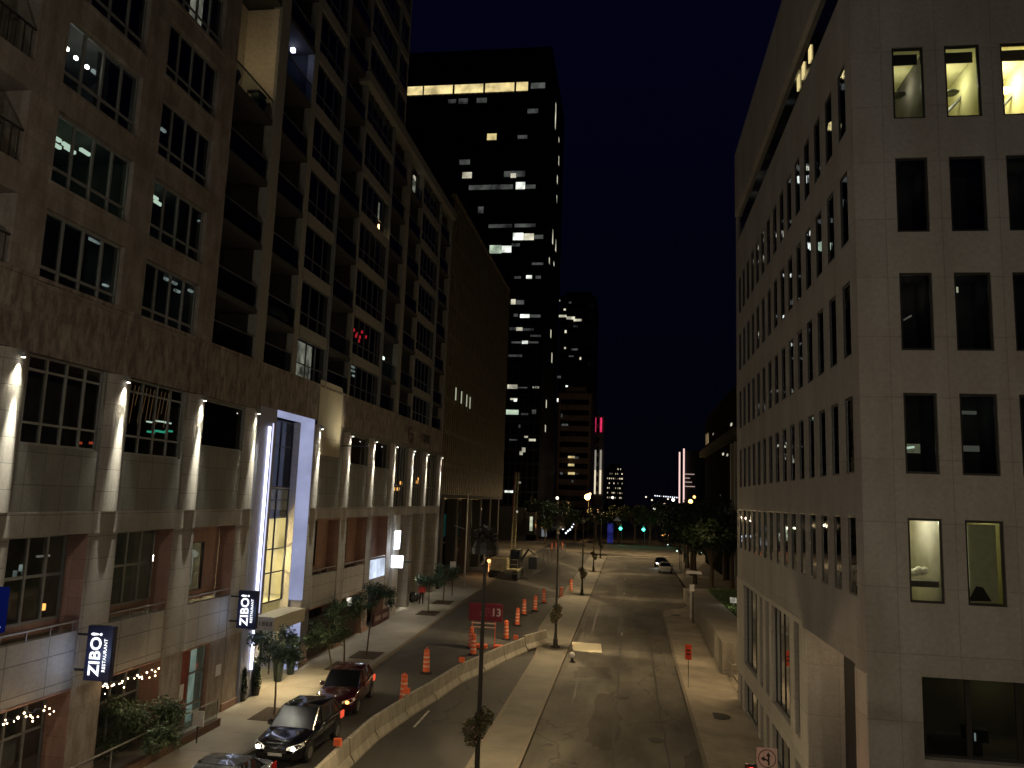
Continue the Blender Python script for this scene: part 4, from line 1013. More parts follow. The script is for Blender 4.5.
def slot_at(y,z):
    r=min(range(5),key=lambda r:abs(HR+PR*r-1-z)); k=min(range(15),key=lambda k:abs(slots[k][0]+.4-y)); return r,k
xg=XR+.4
for px,mat,sy,sz in (((844,204),'e_white',.42,.10),((838,248),'e_mint2',.5,.5),((829,247),'e_mint2',.6,.5),((818,247),'e_cool',.4,.3),((808,245),'e_ceil',.5,.16),((799,244),'e_cool',.4,.15),((776,235),'e_ceil',.6,.2),((783,230),'e_ceil',.6,.2),((770,317),'e_ceil',.4,.2),((763,317),'e_dim',.3,.2),((776,303),'e_dim',.3,.2),((811,359),'e_ceil',.45,.07),((740,393),'e_ceil',.4,.14),((803,431),'e_ceil',.42,.11),((811,432),'e_cool',.5,.12),((803,460),'e_ceil',.42,.11),((811,461),'e_cool',.4,.12),((803,475),'e_ceil',.42,.08),((811,474),'e_ceil',.5,.05),((837,536),'e_cool',.25,.12),((850,539),'e_mint',.18,.08),((829,516),'e_dim',.3,.08),
  ((751,536),'e_amb2',.45,.2),((755,536),'e_amb2',.45,.2),((760.5,537),'e_amb2',.4,.2),((766,533),'e_dim2',.35,.65),((773,533),'e_dim2',.45,.65),((779.5,531),'e_dim2',.5,.6),((788,532),'e_dim',.5,.6),((796,534),'e_dim',.5,.5),((795.5,524),'e_bsign',.7,.55),((788,520),'e_bdim',.3,.5)):
    if mat not in M:
        M[mat]={'e_mint2':emis('mint_panel',(.7,1,.78),.45),'e_amb2':emis('amber_reflect',(1,.30,.12),.8),'e_dim2':emis('pale_shop',(1,.93,.75),.42,.4,4),'e_bsign':emis('blue_sign_light',(.55,.65,1),.9,.7,6),'e_bdim':emis('blue_dim',(.4,.5,1),.3)}[mat]  # amber entries are pane reflections put in as glowing boxes
    q=atx(xg,*px); r,k=slot_at(q.y,q.z); RG(wr[r,k],[(xg,q.y,q.z)],mat,.05,sy,sz)
# pale blinds drawn partly across several slots
for r,k,frac in ((4,3,.35),(4,4,.3),(4,5,.45),(4,6,.3),(4,7,.5),(4,8,.3),(4,9,.4),(0,2,.75),(0,3,.7),(0,4,.6),(0,5,.35),(3,0,.0),(4,1,.5)):
    if frac==0: continue
    a,b=slots[k]; z1=HR+PR*r; m=MB(); m.box(XR+.2,XR+.23,a,a+(b-a)*frac,z1-1.98,z1-.05)
    o=obj('blind',m,plain('blind_cloth',(.30,.30,.24),.9) if 'bl' not in M else M['bl'],wr[r,k]); M['bl']=o.data.materials[0]; o.data.transform(Matrix.Translation(-Vector(ob.location)))
# front windows
def winF(x0,x1,z0,z1,cols,dep,name='front_window'):
    y=YC+dep-.02; bar=.06; m=MB()
    m.box(x0,x0+bar,y,y+.06,z0,z1); m.box(x1-bar,x1,y,y+.06,z0,z1); m.box(x0+bar,x1-bar,y,y+.06,z1-bar,z1); m.box(x0+bar,x1-bar,y,y+.06,z0,z0+bar)
    for i in range(1,cols): c=x0+(x1-x0)*i/cols; m.box(c-bar,c+bar,y,y+.06,z0+bar,z1-bar)
    f=R_(name,m,M['frame_d']); return f
def paneF(f,x0,x1,z0,z1,dep,gl='glass'):
    y=YC+dep+.01; g=MB(); g.quad((x0,y,z0),(x1,y,z0),(x1,y,z1),(x0,y,z1)); p=obj('pane',g,M[gl],f); p.data.transform(Matrix.Translation(-Vector(ob.location))); return p
litF={(4,0):55,(4,1):110,(4,2):330,(4,3):240,(0,0):700,(0,1):26}
for r in range(5):
    for k,(a,b) in enumerate(fx):
        z1=HR+PR*r; z0=z1-2.03; f=winF(a,b,z0,z1,1,.07); L_=litF.get((r,k))
        paneF(f,a,b,z0,z1,.07,'glass_c' if L_ else 'glass')
        if k>3: continue
        m=MB(); d=2.6 if L_ else 1.5; ya=YC+.26
        A,B=a-.22,b+.22
        m.quad((A,ya+d,z0-.5),(B,ya+d,z0-.5),(B,ya+d,z1+.15),(A,ya+d,z1+.15)); m.quad((A,ya,z0-.5),(A,ya+d,z0-.5),(A,ya+d,z1+.15),(A,ya,z1+.15)); m.quad((B,ya,z0-.5),(B,ya+d,z0-.5),(B,ya+d,z1+.15),(B,ya,z1+.15))
        m.quad((A,ya,z1+.15),(B,ya,z1+.15),(B,ya+d,z1+.15),(A,ya+d,z1+.15)); m.quad((A,ya,z0-.5),(B,ya,z0-.5),(B,ya+d,z0-.5),(A,ya+d,z0-.5))
        o=obj('room',m,M['int_l'] if L_ else M['int'],f); o.data.transform(Matrix.Translation(-Vector(ob.location)))
        if L_:
            point('room_light',((a+b)/2+ (.2 if r==4 else 0),ya+1.3,z1-.35 if r==4 else z1+.0),L_*(.16),(1,.96,.68),.08)
        if not L_ and r in (1,2,3): point('dim_room_light',((a+b)/2+.2,ya+1.0,z1-.3),(.25,.1,.5)[(r+k)%3],(.8,1,.75) if k%2 else (1,.9,.6),.1)  # added fill for a soft gradient in the unlit rooms
        def FX(name,mb,mat): o=obj(name,mb,mat,f); o.data.transform(Matrix.Translation(-Vector(ob.location)))
        if r==4 and L_:
            m=MB(); m.box(a+.07,b-.07,ya+.02,ya+.05,z1-.36,z1-.06); FX('blind_box',m,M['frame_d'])
            m=MB(); m.box(A,B,ya+d-.1,ya+d-.02,z0+.55,z0+.62); FX('shelf_line',m,M['frame'])
            if k>0: m=MB(); m.tube([(a-.2,ya+1.6,z0+.05),(b+.25,ya+1.6,z0+1.5)],.05,6); FX('stair_rail',m,M['frame'])
            m=MB(); m.lathe([(.14,0),(.2,.05),(.14,.1)],(b-.25,ya+1.0,z1-.75),10); FX('ceiling_fixture',m,M['frame' if k<2 else 'e_warm'])
        if (r,k)==(0,0):
            m=MB(); m.box(a,b,ya+.1,ya+.9,z0+.35,z0+.5); m.box(a+.05,a+.1,ya+.2,ya+.3,z0+.5,z0+.75); FX('desk',m,M['frame_d'])
            m=MB(); random.seed(2)
            for q in range(9): m.ball((a+.1+random.random()*.6,ya+.7,z0+.62+random.random()*.12),.1,6,5,(1,1,.8))
            FX('paper_pile',m,M['white'])
        if (r,k)==(0,1):
            m=MB(); m.box(a+.17,b-.07,ya+.04,ya+.07,z0+.05,z1-.1); FX('blind',m,plain('grey_green_blind',(.32,.34,.24),.9)); 
            m=MB(); m.box(a+.075,a+.15,ya+.02,ya+.03,z0+.4,z1-.12); FX('lit_gap',m,emis('gap_light',(1,.95,.6),.6))
            m=MB(); m.extr([(a+.1,z0+.08),(b-.25,z0+.1),(a+.45,z0+.42),(a+.3,z0+.44)],ya+.0,ya+.03); FX('seat_back',m,M['black'])
        if (r,k)==(1,0):
            m=MB(); m.box(a+.07,a+.22,ya+.5,ya+.52,z0+.35,z1-.1); FX('lit_gap',m,emis('grey_gap',(.9,1,.9),.2,.8,3))
            m=MB(); m.tube([(a+.08,ya+.6,z0+.66),(a+.5,ya+.6,z0+.73)],.03,5); FX('tube_lamp',m,M['e_ceil'])
            m=MB(); m.box(a+.08,b-.12,ya+.7,ya+.72,z0+.58,z0+.82); FX('lit_gap',m,emis('grey_gap2',(1,1,.6),.22,.5,6))
        if (r,k)==(1,1):
            m=MB(); m.box(a+.12,b-.15,ya+.6,ya+.62,z1-.42,z1-.33); m.box(a+.22,a+.26,ya+.6,ya+.62,z0+.65,z1-.55); m.box(a+.26,b-.12,ya+.6,ya+.62,z0+.65,z0+.8); FX('lit_gap',m,emis('grey_gap3',(1,1,.8),.13))
        if (r,k)==(2,0):
            m=MB(); m.tube([(a+.35,ya+.6,z1-1.05),(a+.55,ya+.6,z1-.93)],.022,5); FX('tube_lamp',m,M['e_dim'])
        if (r,k)==(2,1):
            m=MB(); m.box(a+.22,a+.42,ya+.6,ya+.62,z1-.3,z1-.15); FX('ceiling_light',m,emis('ceil2',(1,1,.7),.9))
            m=MB(); m.box(a+.3,a+.38,ya+.8,ya+.82,z0+.35,z0+1.1); m.box(a+.12,a+.2,ya+.8,ya+.82,z0+.25,z0+.95); FX('lit_gap',m,emis('gap4',(1,1,.7),.13))
f=winF(7.0,12.6,3.85,5.73,5,.3,'wide_window'); paneF(f,7.0,12.6,3.85,5.73,.3)
m=MB(); m.box(6.9,12.7,24.2,24.3,3.3,6); m.box(6.9,12.7,YC+.4,24.3,3.75,3.8); o=obj('room',m,plain('lobby_dim',(.14,.12,.07),.9,0,.3,.7),f); o.data.transform(Matrix.Translation(-Vector(ob.location)))
m=MB(); m.box(7.5,8.6,YC+.8,YC+1.3,3.8,4.12); m.box(8.3,8.75,YC+.8,YC+1.3,4.12,4.42); o=obj('desk',m,M['black'],f); o.data.transform(Matrix.Translation(-Vector(ob.location)))
m=MB(); m.box(8.42,8.45,YC+.77,YC+.79,4.16,4.34); o=obj('screen_edge',m,M['e_cool'],f); o.data.transform(Matrix.Translation(-Vector(ob.location)))
point('wide_window_light',(9.6,23.2,5.4),9.0,(1,.9,.6),.3)
m=MB(); m.box(XR+2.0,XR+2.1,YC+.5,44.8,5.9,24.1); R_('interior_core',m,M['int'])

# building beyond the right block
rb=thing('dark_ledge_building','dark building with a long pale ledge behind the trees on the right','building',(13,125,0))
p0=atx(13,705,453); p1=atx(13,737,437)
m=MB(); m.box(13,40,98,143,0,24); m.box(15,40,100,160,24,27); obj('wall',m,plain('dark_wall',(.014,.014,.011),1,0,.1,1,0),rb,world=True)
m=MB(); m.box(12,13,p1.y-4,p0.y,17.9,18.9); obj('ledge',m,plain('ledge_concrete',(.09,.085,.07),1,0,.1,1,0),rb,world=True)
m=MB(); q=atx(12.9,707,438); m.box(12.85,12.95,q.y-2.4,q.y+2.4,q.z-1,q.z+.7); 
obj('lit_window',m,emis('warm_lit',(1,.7,.35),.14,.7,.5),rb,world=True)
m=MB()
for u,v,s in ((713,434,.3),(731,424.5,.35),(727,455,.3),(723,454,.3)): q=atx(12.8,u,v); m.box(12.8,12.86,q.y-.7,q.y+.7,q.z-s/2,q.z+s/2)
obj('small_lit_window',m,mats_t['w'],rb,world=True)
m=MB()
for u in (731,735): q=atx(12.7,u,480); m.box(12.6,13,q.y-.8,q.y+.2,0,17.5)
obj('column',m,M['spandrel'],rb,world=True)
point('ledge_building_light',(11.6,101,9.5),2,(1,.85,.5),.3)
# ------------------------------------------------------------------ retaining wall, lawn, steps on the right
m=MB(); zt=1.62
ys_=frange(50.6,86,4)
for a,b in zip(ys_[:-1],ys_[1:]):
    za=zt-.45*sm((a-60)/26); zb_=zt-.45*sm((b-60)/26)
    n0=len(m.v); xa=5.6+.05*(a-50)/36; xb=5.6+.05*(b-50)/36
    m.v+=[(xa,a,-.6),(xa,a,za),(7.9,a,za),(7.9,a,-.6),(xb,b,-.6),(xb,b,zb_),(7.9,b,zb_),(7.9,b,-.6)]
    m.f+=[(n0,n0+1,n0+5,n0+4),(n0+1,n0+2,n0+6,n0+5),(n0+2,n0+3,n0+7,n0+6)]
n0=len(m.v); m.v+=[(5.6,50.6,-.6),(7.9,50.6,-.6),(7.9,50.6,zt),(5.6,50.6,zt)]; m.f.append((n0,n0+1,n0+2,n0+3))
n0=len(m.v); m.v+=[(5.65,86,-.6),(7.9,86,-.6),(7.9,86,1.2),(5.65,86,1.2)]; m.f.append((n0,n0+1,n0+2,n0+3))
tag(obj('retaining_wall',m,stone('retaining_wall_concrete',(.25,.225,.18),3.6,4,joint=.02,stain=.3,jdark=.5,streak=True,stain_scale=.8)),'long pale concrete retaining wall along the right sidewalk beyond the office building','wall')
struct('lawn',MB().box(7.9,30,50.6,86,-.6,1.28),M['grass'])
random.seed(21); m=MB()
for i in range(5200):
    x=7.95+random.random()*7; y=52+random.random()*33; hgt=.07+.1*random.random(); a=random.random()*pi; dx,dy=.03*cos(a),.03*sin(a)
    m.quad((x-dx,y-dy,1.28),(x+dx,y+dy,1.28),(x+dx*.3+.03,y+dy*.3,1.28+hgt),(x-dx*.3+.03,y-dy*.3,1.28+hgt))
tag(obj('grass',m,M['grass']),'mown lawn grass behind the retaining wall','grass',kind='stuff')
m=MB()
for i in range(5): m.box(5.95+i*.3,10,47.0,50.55,-.6,-.35+i*.16)
tag(obj('steps',m,M['walk_r']),'short flight of concrete steps between the office building and the retaining wall','steps')
t=thing('step_railing','dark metal railing beside the steps at the end of the office building','railing',(5.95,48.6,-.3))
m=MB(); m.tube([(0,1.6,.95),(0,.2,.95),(.9,-.9,1.4)],.025,6); obj('handrail',m,M['metal'],t)
for q in ((0,1.55,.95),(0,.3,.95),(.5,-.35,1.15)):
    m=MB(); m.tube([(q[0],q[1],0),q],.02,6); obj('post',m,M['metal'],t)
# floodlit sign panel in the lawn
t=thing('lawn_lamp','small bright lamp box standing on the lawn behind the retaining wall','lamp',(8.9,72,1.28))
m=MB(); m.box(-.3,.3,-.15,.15,.2,.7); m.box(-.05,.05,-.05,.05,0,.2); obj('housing',m,M['metal'],t)
m=MB(); m.box(-.25,.25,-.17,-.155,.25,.65); obj('lens',m,M['e_dim'],t)
point('lawn_light',(8.6,70.5,2.2),24,(1,.95,.7),.1)

# ------------------------------------------------------------------ concrete barrier run
path=[(-9.55,21.5),(-9.75,25.5),(-9.92,29.2),(-9.9,32.2),(-9.6,35.4),(-9.12,38.6),(-8.7,42.2),(-8.02,45.4),(-7.3,48.8),(-6.5,52.2),(-5.35,55.1)]
desc=['cut off by the bottom edge','at the bottom edge by the small orange light','third from the bottom edge','with an orange drum just left of its far end','running beside the patch of painted lane dash','next to the single small orange light on its top','just nearer than the red board','directly in front of the red board','second from the far end','last of the run, ending at the median by a lamp pole']
for i,(a,b) in enumerate(zip(path[:-1],path[1:])):
    a=Vector(a); b=Vector(b); c=(a+b)/2; d=b-a; L=d.length-.11; z=gh(c.x,c.y)-.02+(.14 if i>=9 else 0)
    m=MB(); prof=[(-.30,0),(.30,0),(.30,.09),(.13,.33),(.085,.84),(.07,.86),(-.07,.86),(-.085,.84),(-.13,.33),(-.30,.09)]
    m.extr(prof,-L/2,L/2)
    o=obj('concrete_barrier',m,M['barrier']); o.location=(c.x,c.y,z); o.rotation_euler=(0,0,math.atan2(-d.x,d.y)+(.012,-.01,.015,-.014,.008)[i%5]); tag(o,'grey concrete barrier section '+desc[i],'barrier','concrete barriers along the closed lane')

# ------------------------------------------------------------------ orange drums
dr=thing('traffic_drum','x','traffic drum',(0,0,0),0,'orange traffic drums')
m=MB(); m.lathe([(.33,0),(.33,.05),(.2,.09)],(0,0,0),10); obj('base',m,M['rubber'],dr)
m=MB(); m.lathe([(.19,.06),(.175,.25),(.165,.6),(.155,.95),(.15,1.2),(.1,1.24),(.03,1.25)],(0,0,0),18); obj('body',m,M['orange'],dr,smooth=False)
for k in range(4):
    z=.33+k*.235; r=.190-.035*z; m=MB(); m.lathe([(r-.02,0),(r,.005),(r-.004,.085),(r-.02,.09)],(0,0,z),18); obj('stripe',m,M['stripe'],dr)
m=MB(); m.tube([(-.05,0,1.24),(-.05,0,1.33),(.05,0,1.33),(.05,0,1.24)],.015,5); obj('handle',m,M['orange'],dr)
dl_=[((403,702),'beside the barrier, nearest the red car'),((426,673),'standing alone in the closed lane, second nearest the cars'),((471,648),'left of the red board, farther of a close pair'),((473,655),'the nearer of a close pair left of the red board'),((506,639.5),'immediately right of the red board'),((517,625.5),'second to the right of the red board'),((524,615),'third to the right of the red board'),((535,611),'fourth right of the red board'),((544,603),'left of the pole with a flower basket'),((561,597.3),'short one just right of the pole with a flower basket'),((571,591.6),'last of the line, near the third lamp pole'),((551.7,550.8),'leftmost of the far group near the crossing'),((555.7,550),'middle one of the far group near the crossing'),((562,549.4),'rightmost of the far group near the crossing')]
used=False
for (u,v),l in dl_:
    p=atg(u,v); z=p.z; 
    if not used: r=dr; r.location=(p.x,p.y,z); used=True
    else: r=dup(dr,(p.x,p.y,z),random.random()*3,group='orange traffic drums')
    if (u,v)==(561,597.3): r.scale=(1,1,.75)
    r['label']='orange and white striped drum '+l; r.rotation_euler.x=random.uniform(-.035,.035); r.rotation_euler.y=random.uniform(-.04,.04)
# small orange lights on the barrier
bl_=None
for (px,lab) in (((339,752),'cut near the bottom of the photo'),((407,700),'next to the first drum'),((461.5,665),'left of the lamp pole'),((515.6,640),'near the far end, paler')):
    p0=aty(aty(1,*px).y,*px)
    # nearest barrier point
    best=None
    for a,b in zip(path[:-1],path[1:]):
        for k in range(11):
            q=Vector(a).lerp(Vector(b),k/10); pr_=RW.transposed()@Vector((q.x,q.y,.93-HC)); uu=512+F*pr_.x/-pr_.z
            if best is None or abs(uu-px[0])<best[0]: best=(abs(uu-px[0]),q)
    q=best[1]; z=gh(q.x,q.y)+.84
    if bl_ is None:
        bl_=thing('barrier_marker','x','marker',(q.x,q.y,z),0,'orange markers on top of the barrier')
        m=MB(); m.lathe([(.03,0),(.03,.08)],(0,0,0),8); obj('post',m,M['metal'],bl_)
        m=MB(); m.bbox(-.15,.15,-.05,.05,.08,.34,.03); obj('reflector',m,M['orange'],bl_); r=bl_
    else: r=dup(bl_,(q.x,q.y,z))
    r['label']='small orange reflector marker on the concrete barrier, '+lab

# ------------------------------------------------------------------ red board on orange trestle
p=atg(487,648); Y=p.y
t=thing('message_board','dark red road work board reading 13 on an orange trestle behind the barrier','sign',(p.x,Y,p.z),0)
a=aty(Y,469.3,604); b=aty(Y,503,604); zb=aty(Y,486,621).z-p.z; zt=aty(Y,486,603.5).z-p.z; xa=a.x-p.x; xb=b.x-p.x
m=MB(); m.bbox(xa,xb,-.06,.06,zb,zt,.02); obj('board',m,plain('dark_red_board',(.20,.012,.022),.4,0,.15,4),t)
text('digits','13',.66,plain('pale_digit',(.75,.62,.58),.5),t,(xb-.40,-.075,(zb+zt)/2),(pi/2,0,0),.005,.012)
m=MB()
for r_ in range(3):
    for k in range(7):
        if (r_*7+k)%5!=4: m.box(xa+.72+k*.13,xa+.80+k*.13,-.072,-.062,zb+.3+r_*.2,zb+.42+r_*.2)
obj('lettering',m,plain('faded_lettering',(.35,.08,.08),.6),t)
for x in (xa+.25,xb-.45):
    m=MB(); m.box(x-.03,x+.03,-.03,.03,0,zb+.1); obj('leg',m,M['orange'],t)
m=MB(); m.box(xa+.2,xb-.4,-.04,.04,zb-.18,zb-.1); m.box(xa+.2,xb-.4,-.035,.035,zb-.42,zb-.36); obj('cross_bar',m,M['stripe'],t)
for x in (xa+.9,xb-.1):
    m=MB(); m.bbox(x-.4,x+.35,-.3,.3,0,.22,.04); obj('ballast',m,M['orange'],t)

# ------------------------------------------------------------------ median lamp poles with flower baskets
def leafblob(m,c,r,n,s,seed,sq=(1,1,1)):
    random.seed(seed)
    for i in range(n):
        d=Vector((random.gauss(0,1),random.gauss(0,1),random.gauss(0,1))).normalized()*(r*random.random()**.35); d=Vector((d.x*sq[0],d.y*sq[1],d.z*sq[2])); q=Vector(c)+d
        a=Vector((random.uniform(-1,1),random.uniform(-1,1),random.uniform(-.6,.6))).normalized(); b=a.cross(Vector((random.uniform(-1,1),random.uniform(-1,1),random.uniform(-1,1)))).normalized(); ss=s*random.uniform(.6,1.3)
        m.quad(q-a*ss-b*ss*.5,q+a*ss-b*ss*.5,q+a*ss+b*ss*.5,q-a*ss+b*ss*.5)
pole=thing('street_lamp_pole','x','lamp post',(0,0,0),0,'lamp poles along the median')
m=MB(); m.lathe([(.16,0),(.16,.5),(.11,.6),(.085,1),(.065,5),(.05,8.1)],(0,0,0),12); obj('pole',m,M['pole'],pole)
m=MB(); m.bbox(-.22,.22,-.22,.22,0,.12,.03); obj('base',m,M['pole'],pole)
m=MB(); leafblob(m,(-.12,-.1,2.1),.42,420,.05,3,(1,1,.8)); leafblob(m,(.15,.05,2.45),.33,300,.05,4); leafblob(m,(-.2,0,1.75),.25,160,.045,9)
fb_=obj('flower_basket',m,plain('basket_foliage',(.13,.12,.05),.7,0,.5,5),pole)
m=MB(); leafblob(m,(-.1,-.12,2.1),.44,60,.04,13); o=obj('blossoms',m,plain('blossoms',(.4,.26,.24),.6,0,.4,5),fb_)
m=MB(); m.lathe([(.42,0),(.42,-.13),(.46,-.13),(.46,.04),(.36,.26),(.22,.42),(.1,.5)],(0,0,7.76),14); leafblob(m,(0,0,8.2),.42,160,.07,77); obj('lantern',m,plain('lantern_dark',(.04,.035,.03),.4),pole)
m=MB(); m.lathe([(.1,0),(.13,.1),(.08,.2)],(0,0,7.2),10); obj('bracket',m,M['pole'],pole)
for i,(x,y,lab) in enumerate(((-4.7,26.75,'nearest dark lamp pole with flower baskets, crossing the view of the red board'),(-4.61,53.9,'dark lamp pole at the far end of the concrete barrier'),(-4.65,84.6,'third dark lamp pole along the median, near the last drum'),(-4.7,113,'fourth lamp pole along the median toward the crossing'),(-4.7,140,'farthest lamp pole on the median, by the crossing'))):
    z=gh(x,y)+.12
    if i==0: r=pole; r.location=(x,y,z)
    else: r=dup(pole,(x,y,z),i*.9)
    r['label']=lab
    for sx_ in (-1,1):
        for sy_ in (-1,1): spot('street_lamp_downlight',(x+.2*sx_,y+.15*sy_,z-.0+7.70),(x+.4*sx_+6*sx_,y+8*sy_,0),LW['pole'],(1,.75,.42),100,.2,.12)

# ------------------------------------------------------------------ small signs on the right sidewalk
p=atg(688,690); t=thing('small_road_sign','small orange road-work sign on a thin post in the right sidewalk','sign',(3.3,p.y,gh(3.3,p.y)+.13))
m=MB(); m.tube([(0,0,0),(0,0,2.2)],.022,6); obj('post',m,M['metal'],t)
m=MB(); m.bbox(-.17,.17,-.03,-.01,1.45,2.25,.005); obj('plate',m,plain('orange_sign_plate',(.75,.07,.02),.4),t)
m=MB(); m.box(-.1,.1,-.036,-.031,1.9,1.98); m.box(-.1,.1,-.036,-.031,1.7,1.78); obj('print',m,M['black'],t)
p=atg(692,625); t=thing('parking_sign','tall post with a small white plate and a white top bar at the retaining wall','sign',(5.3,p.y,gh(5.3,p.y)+.13))
m=MB(); m.tube([(0,0,0),(0,0,3.2)],.05,8); obj('post',m,M['pole'],t)
m=MB(); m.box(-.28,-.12,-.03,.03,.4,2.7); obj('side_panel',m,M['metal'],t)
m=MB(); m.bbox(-.3,.08,-.07,-.052,2.55,3.1,.004); obj('plate',m,plain('lit_plate',(.8,.78,.7),.5),t)
m=MB(); m.extr([(-.62,3.95),(.72,3.95),(.62,4.18),(-.45,4.18)],-.2,.2); obj('top_bar',m,M['white'],t)
m=MB(); m.tube([(0,0,3.1),(0,0,3.95)],.03,6); obj('neck',m,M['pole'],t)
# turn sign near the bottom edge
Y=24.0; p=aty(Y,767,758.5)
t=thing('turn_sign','white square sign with a ringed left-or-straight arrow at the bottom edge','sign',(p.x,Y,gh(p.x,Y)))
zc=p.z-gh(p.x,Y); s=.275
m=MB(); m.tube([(0,.04,-.1),(0,.04,zc+.2)],.03,6); obj('post',m,M['metal'],t)
m=MB(); m.box(-s,s,-.012,.012,zc-s,zc+s); obj('plate',m,plain('sign_white',(.62,.52,.46),.5),t)
m=MB(); n=36
for i in range(n):
    t0,t1=2*pi*i/n,2*pi*(i+1)/n; m.quad((.215*cos(t0),-.016,zc+.215*sin(t0)),(.215*cos(t1),-.016,zc+.215*sin(t1)),(.243*cos(t1),-.016,zc+.243*sin(t1)),(.243*cos(t0),-.016,zc+.243*sin(t0)))
obj('ring',m,plain('sign_ring',(.12,.07,.04),.5),t)
m=MB(); y=-.018
m.quad((.02,y,zc-.17),(.07,y,zc-.17),(.06,y,zc+.06),(.015,y,zc+.06)); m.f.append((len(m.v),len(m.v)+1,len(m.v)+2)); m.v+=[(-.03,y,zc+.06),(.10,y,zc+.06),(.035,y,zc+.17)]
m.quad((.03,y-.001,zc-.08),(.03,y-.001,zc-.03),(-.08,y-.001,zc+.015),(-.08,y-.001,zc-.035)); m.f.append((len(m.v),len(m.v)+1,len(m.v)+2)); m.v+=[(-.07,y,zc+.065),(-.07,y,zc-.08),(-.17,y,zc-.01)]
obj('arrow',m,M['black'],t)
q=aty(22.5,751,769); t=thing('signal_head','red signal lamp just under the bottom edge left of the turn sign','traffic light',(q.x,22.5,gh(q.x,22.5)))
zq=q.z-gh(q.x,22.5); m=MB(); m.tube([(0,.1,0),(0,.1,zq)],.05,8); obj('post',m,M['pole'],t)
m=MB(); m.bbox(-.15,.15,-.1,.1,zq-.55,zq+.12,.02); obj('housing',m,M['black'],t)
m=MB(); m.lathe([(.11,0),(.1,-.02)],(0,-.11,zq-.04),16,'y'); obj('lens',m,M['e_red'],t)
point('red_signal_light',(q.x-.1,22.1,q.z-.25),12,(1,.05,.03),.06); point('red_signal_spill',(q.x-.1,22.9,q.z+.1),4,(1,.06,.03),.06)
# camera-style crossing light
# delivery hatch / small white item by the median
p=atg(572,662); t=thing('barrier_light','small white lamp with dark foot lying at the median kerb','lamp',(p.x,p.y,0))
m=MB(); m.ball((0,0,.42),.17,10,8); obj('globe',m,M['white'],t); m=MB(); m.lathe([(.22,0),(.1,.08),(.05,.3)],(0,0,0),10); obj('foot',m,M['rubber'],t)
# ------------------------------------------------------------------ street trees on the left sidewalk
def street_tree(px_base,crown_px,rad_px,label,seed,mat='leaf',pit=True,n=1500,name='street_tree',grp='young street trees on the left sidewalk',bxy=None,flat=.85,ls=.10):
    p=atg(*px_base) if bxy is None else Vector((bxy[0],bxy[1],gh(*bxy)))
    z0=p.z+.13; t=thing(name,label,'tree',(p.x,p.y,z0),0,grp)
    c=aty(p.y,*crown_px); R=rad_px*p.y/F*1.12; cz=c.z-z0; cx=c.x-p.x
    random.seed(seed); m=MB(); top=(cx*.6,0,cz+R*.4)
    m.tube([(0,0,-.1),(cx*.1,.02,cz*.3),(cx*.3,-.02,cz*.62),(cx*.5,0,cz),top],[.05,.042,.035,.025,.01],8)
    o=obj('trunk',m,M['bark'],t)
    mb=MB(); ml=MB(); cl=[]
    for i in range(15):
        a=i*2.4+random.random()*.5; el=random.uniform(-.55,.9); rr=R*random.uniform(.5,.95)
        q=Vector((cx*.7+rr*cos(a)*cos(el),rr*sin(a)*cos(el),cz+rr*sin(el)*flat)); cl.append(q)
        b0=Vector((cx*.4,0,cz-R*.5+R*random.random()*.8)); mid=b0.lerp(q,.55)+Vector((0,0,R*.12)); mb.tube([b0,mid,q],[.02,.012,.005],5)
    for i,q in enumerate(cl):
        rc=R*random.uniform(.26,.42)
        for k in range(n//15):
            # pinnate leaflets hanging from short sprays
            d=Vector((random.gauss(0,1),random.gauss(0,1),random.gauss(0,.7))).normalized()*rc*random.random()**.5; c0=q+d
            a=Vector((random.uniform(-1,1),random.uniform(-1,1),random.uniform(-.8,.3))).normalized(); b=a.cross(Vector((random.uniform(-.4,.4),random.uniform(-.4,.4),1))).normalized(); s=ls*random.uniform(.6,1.35)
            ml.quad(c0-b*s*.42,c0+a*s-b*s*.1,c0+a*s*1.7,c0+b*s*.42+a*s*.5)
    obj('branches',mb,M['bark'],o); obj('crown',ml,M[mat],t)
    if pit:
        m=MB(); m.box(p.x-.75,p.x+.75,p.y-.95,p.y+.95,0,.01); 
        for i,v in enumerate(m.v): m.v[i]=(v[0],v[1],gh(v[0],v[1])+.142+(.01 if v[2]>0 else -.05))
        s=struct('tree_pit',m,M['soil'])
    return t
street_tree((150,757),(143,724),40,'leafy young tree at the bottom left, in front of the restaurant terrace',31,n=6500,pit=False,bxy=(-16.35,27.3),ls=.10)
street_tree((274,718),(276,648),27,'young tree in a brown pit beside the bright entrance, left of the parked cars',32,'leaf_b',n=3600)
street_tree((331,672.5),(322,637),20,'young tree behind the dark red car, with a wide low crown',33,n=3600,pit=False)
street_tree((344,669),(340,612),17,'slender young tree with an upright crown just behind the dark red car',34,n=3200)
street_tree((366.4,657.6),(377,599),19,'young tree in a dirt pit in front of the pier at the glowing lightbox',35,'leaf_b',n=3600)
street_tree((428,615),(430,583),12,'small leaning tree beside the person in red',36,'leaf_b',n=2600)
street_tree((443,604),(447,573),12,'small tree just beyond the one beside the person in red',37,'leaf_b',n=2600)
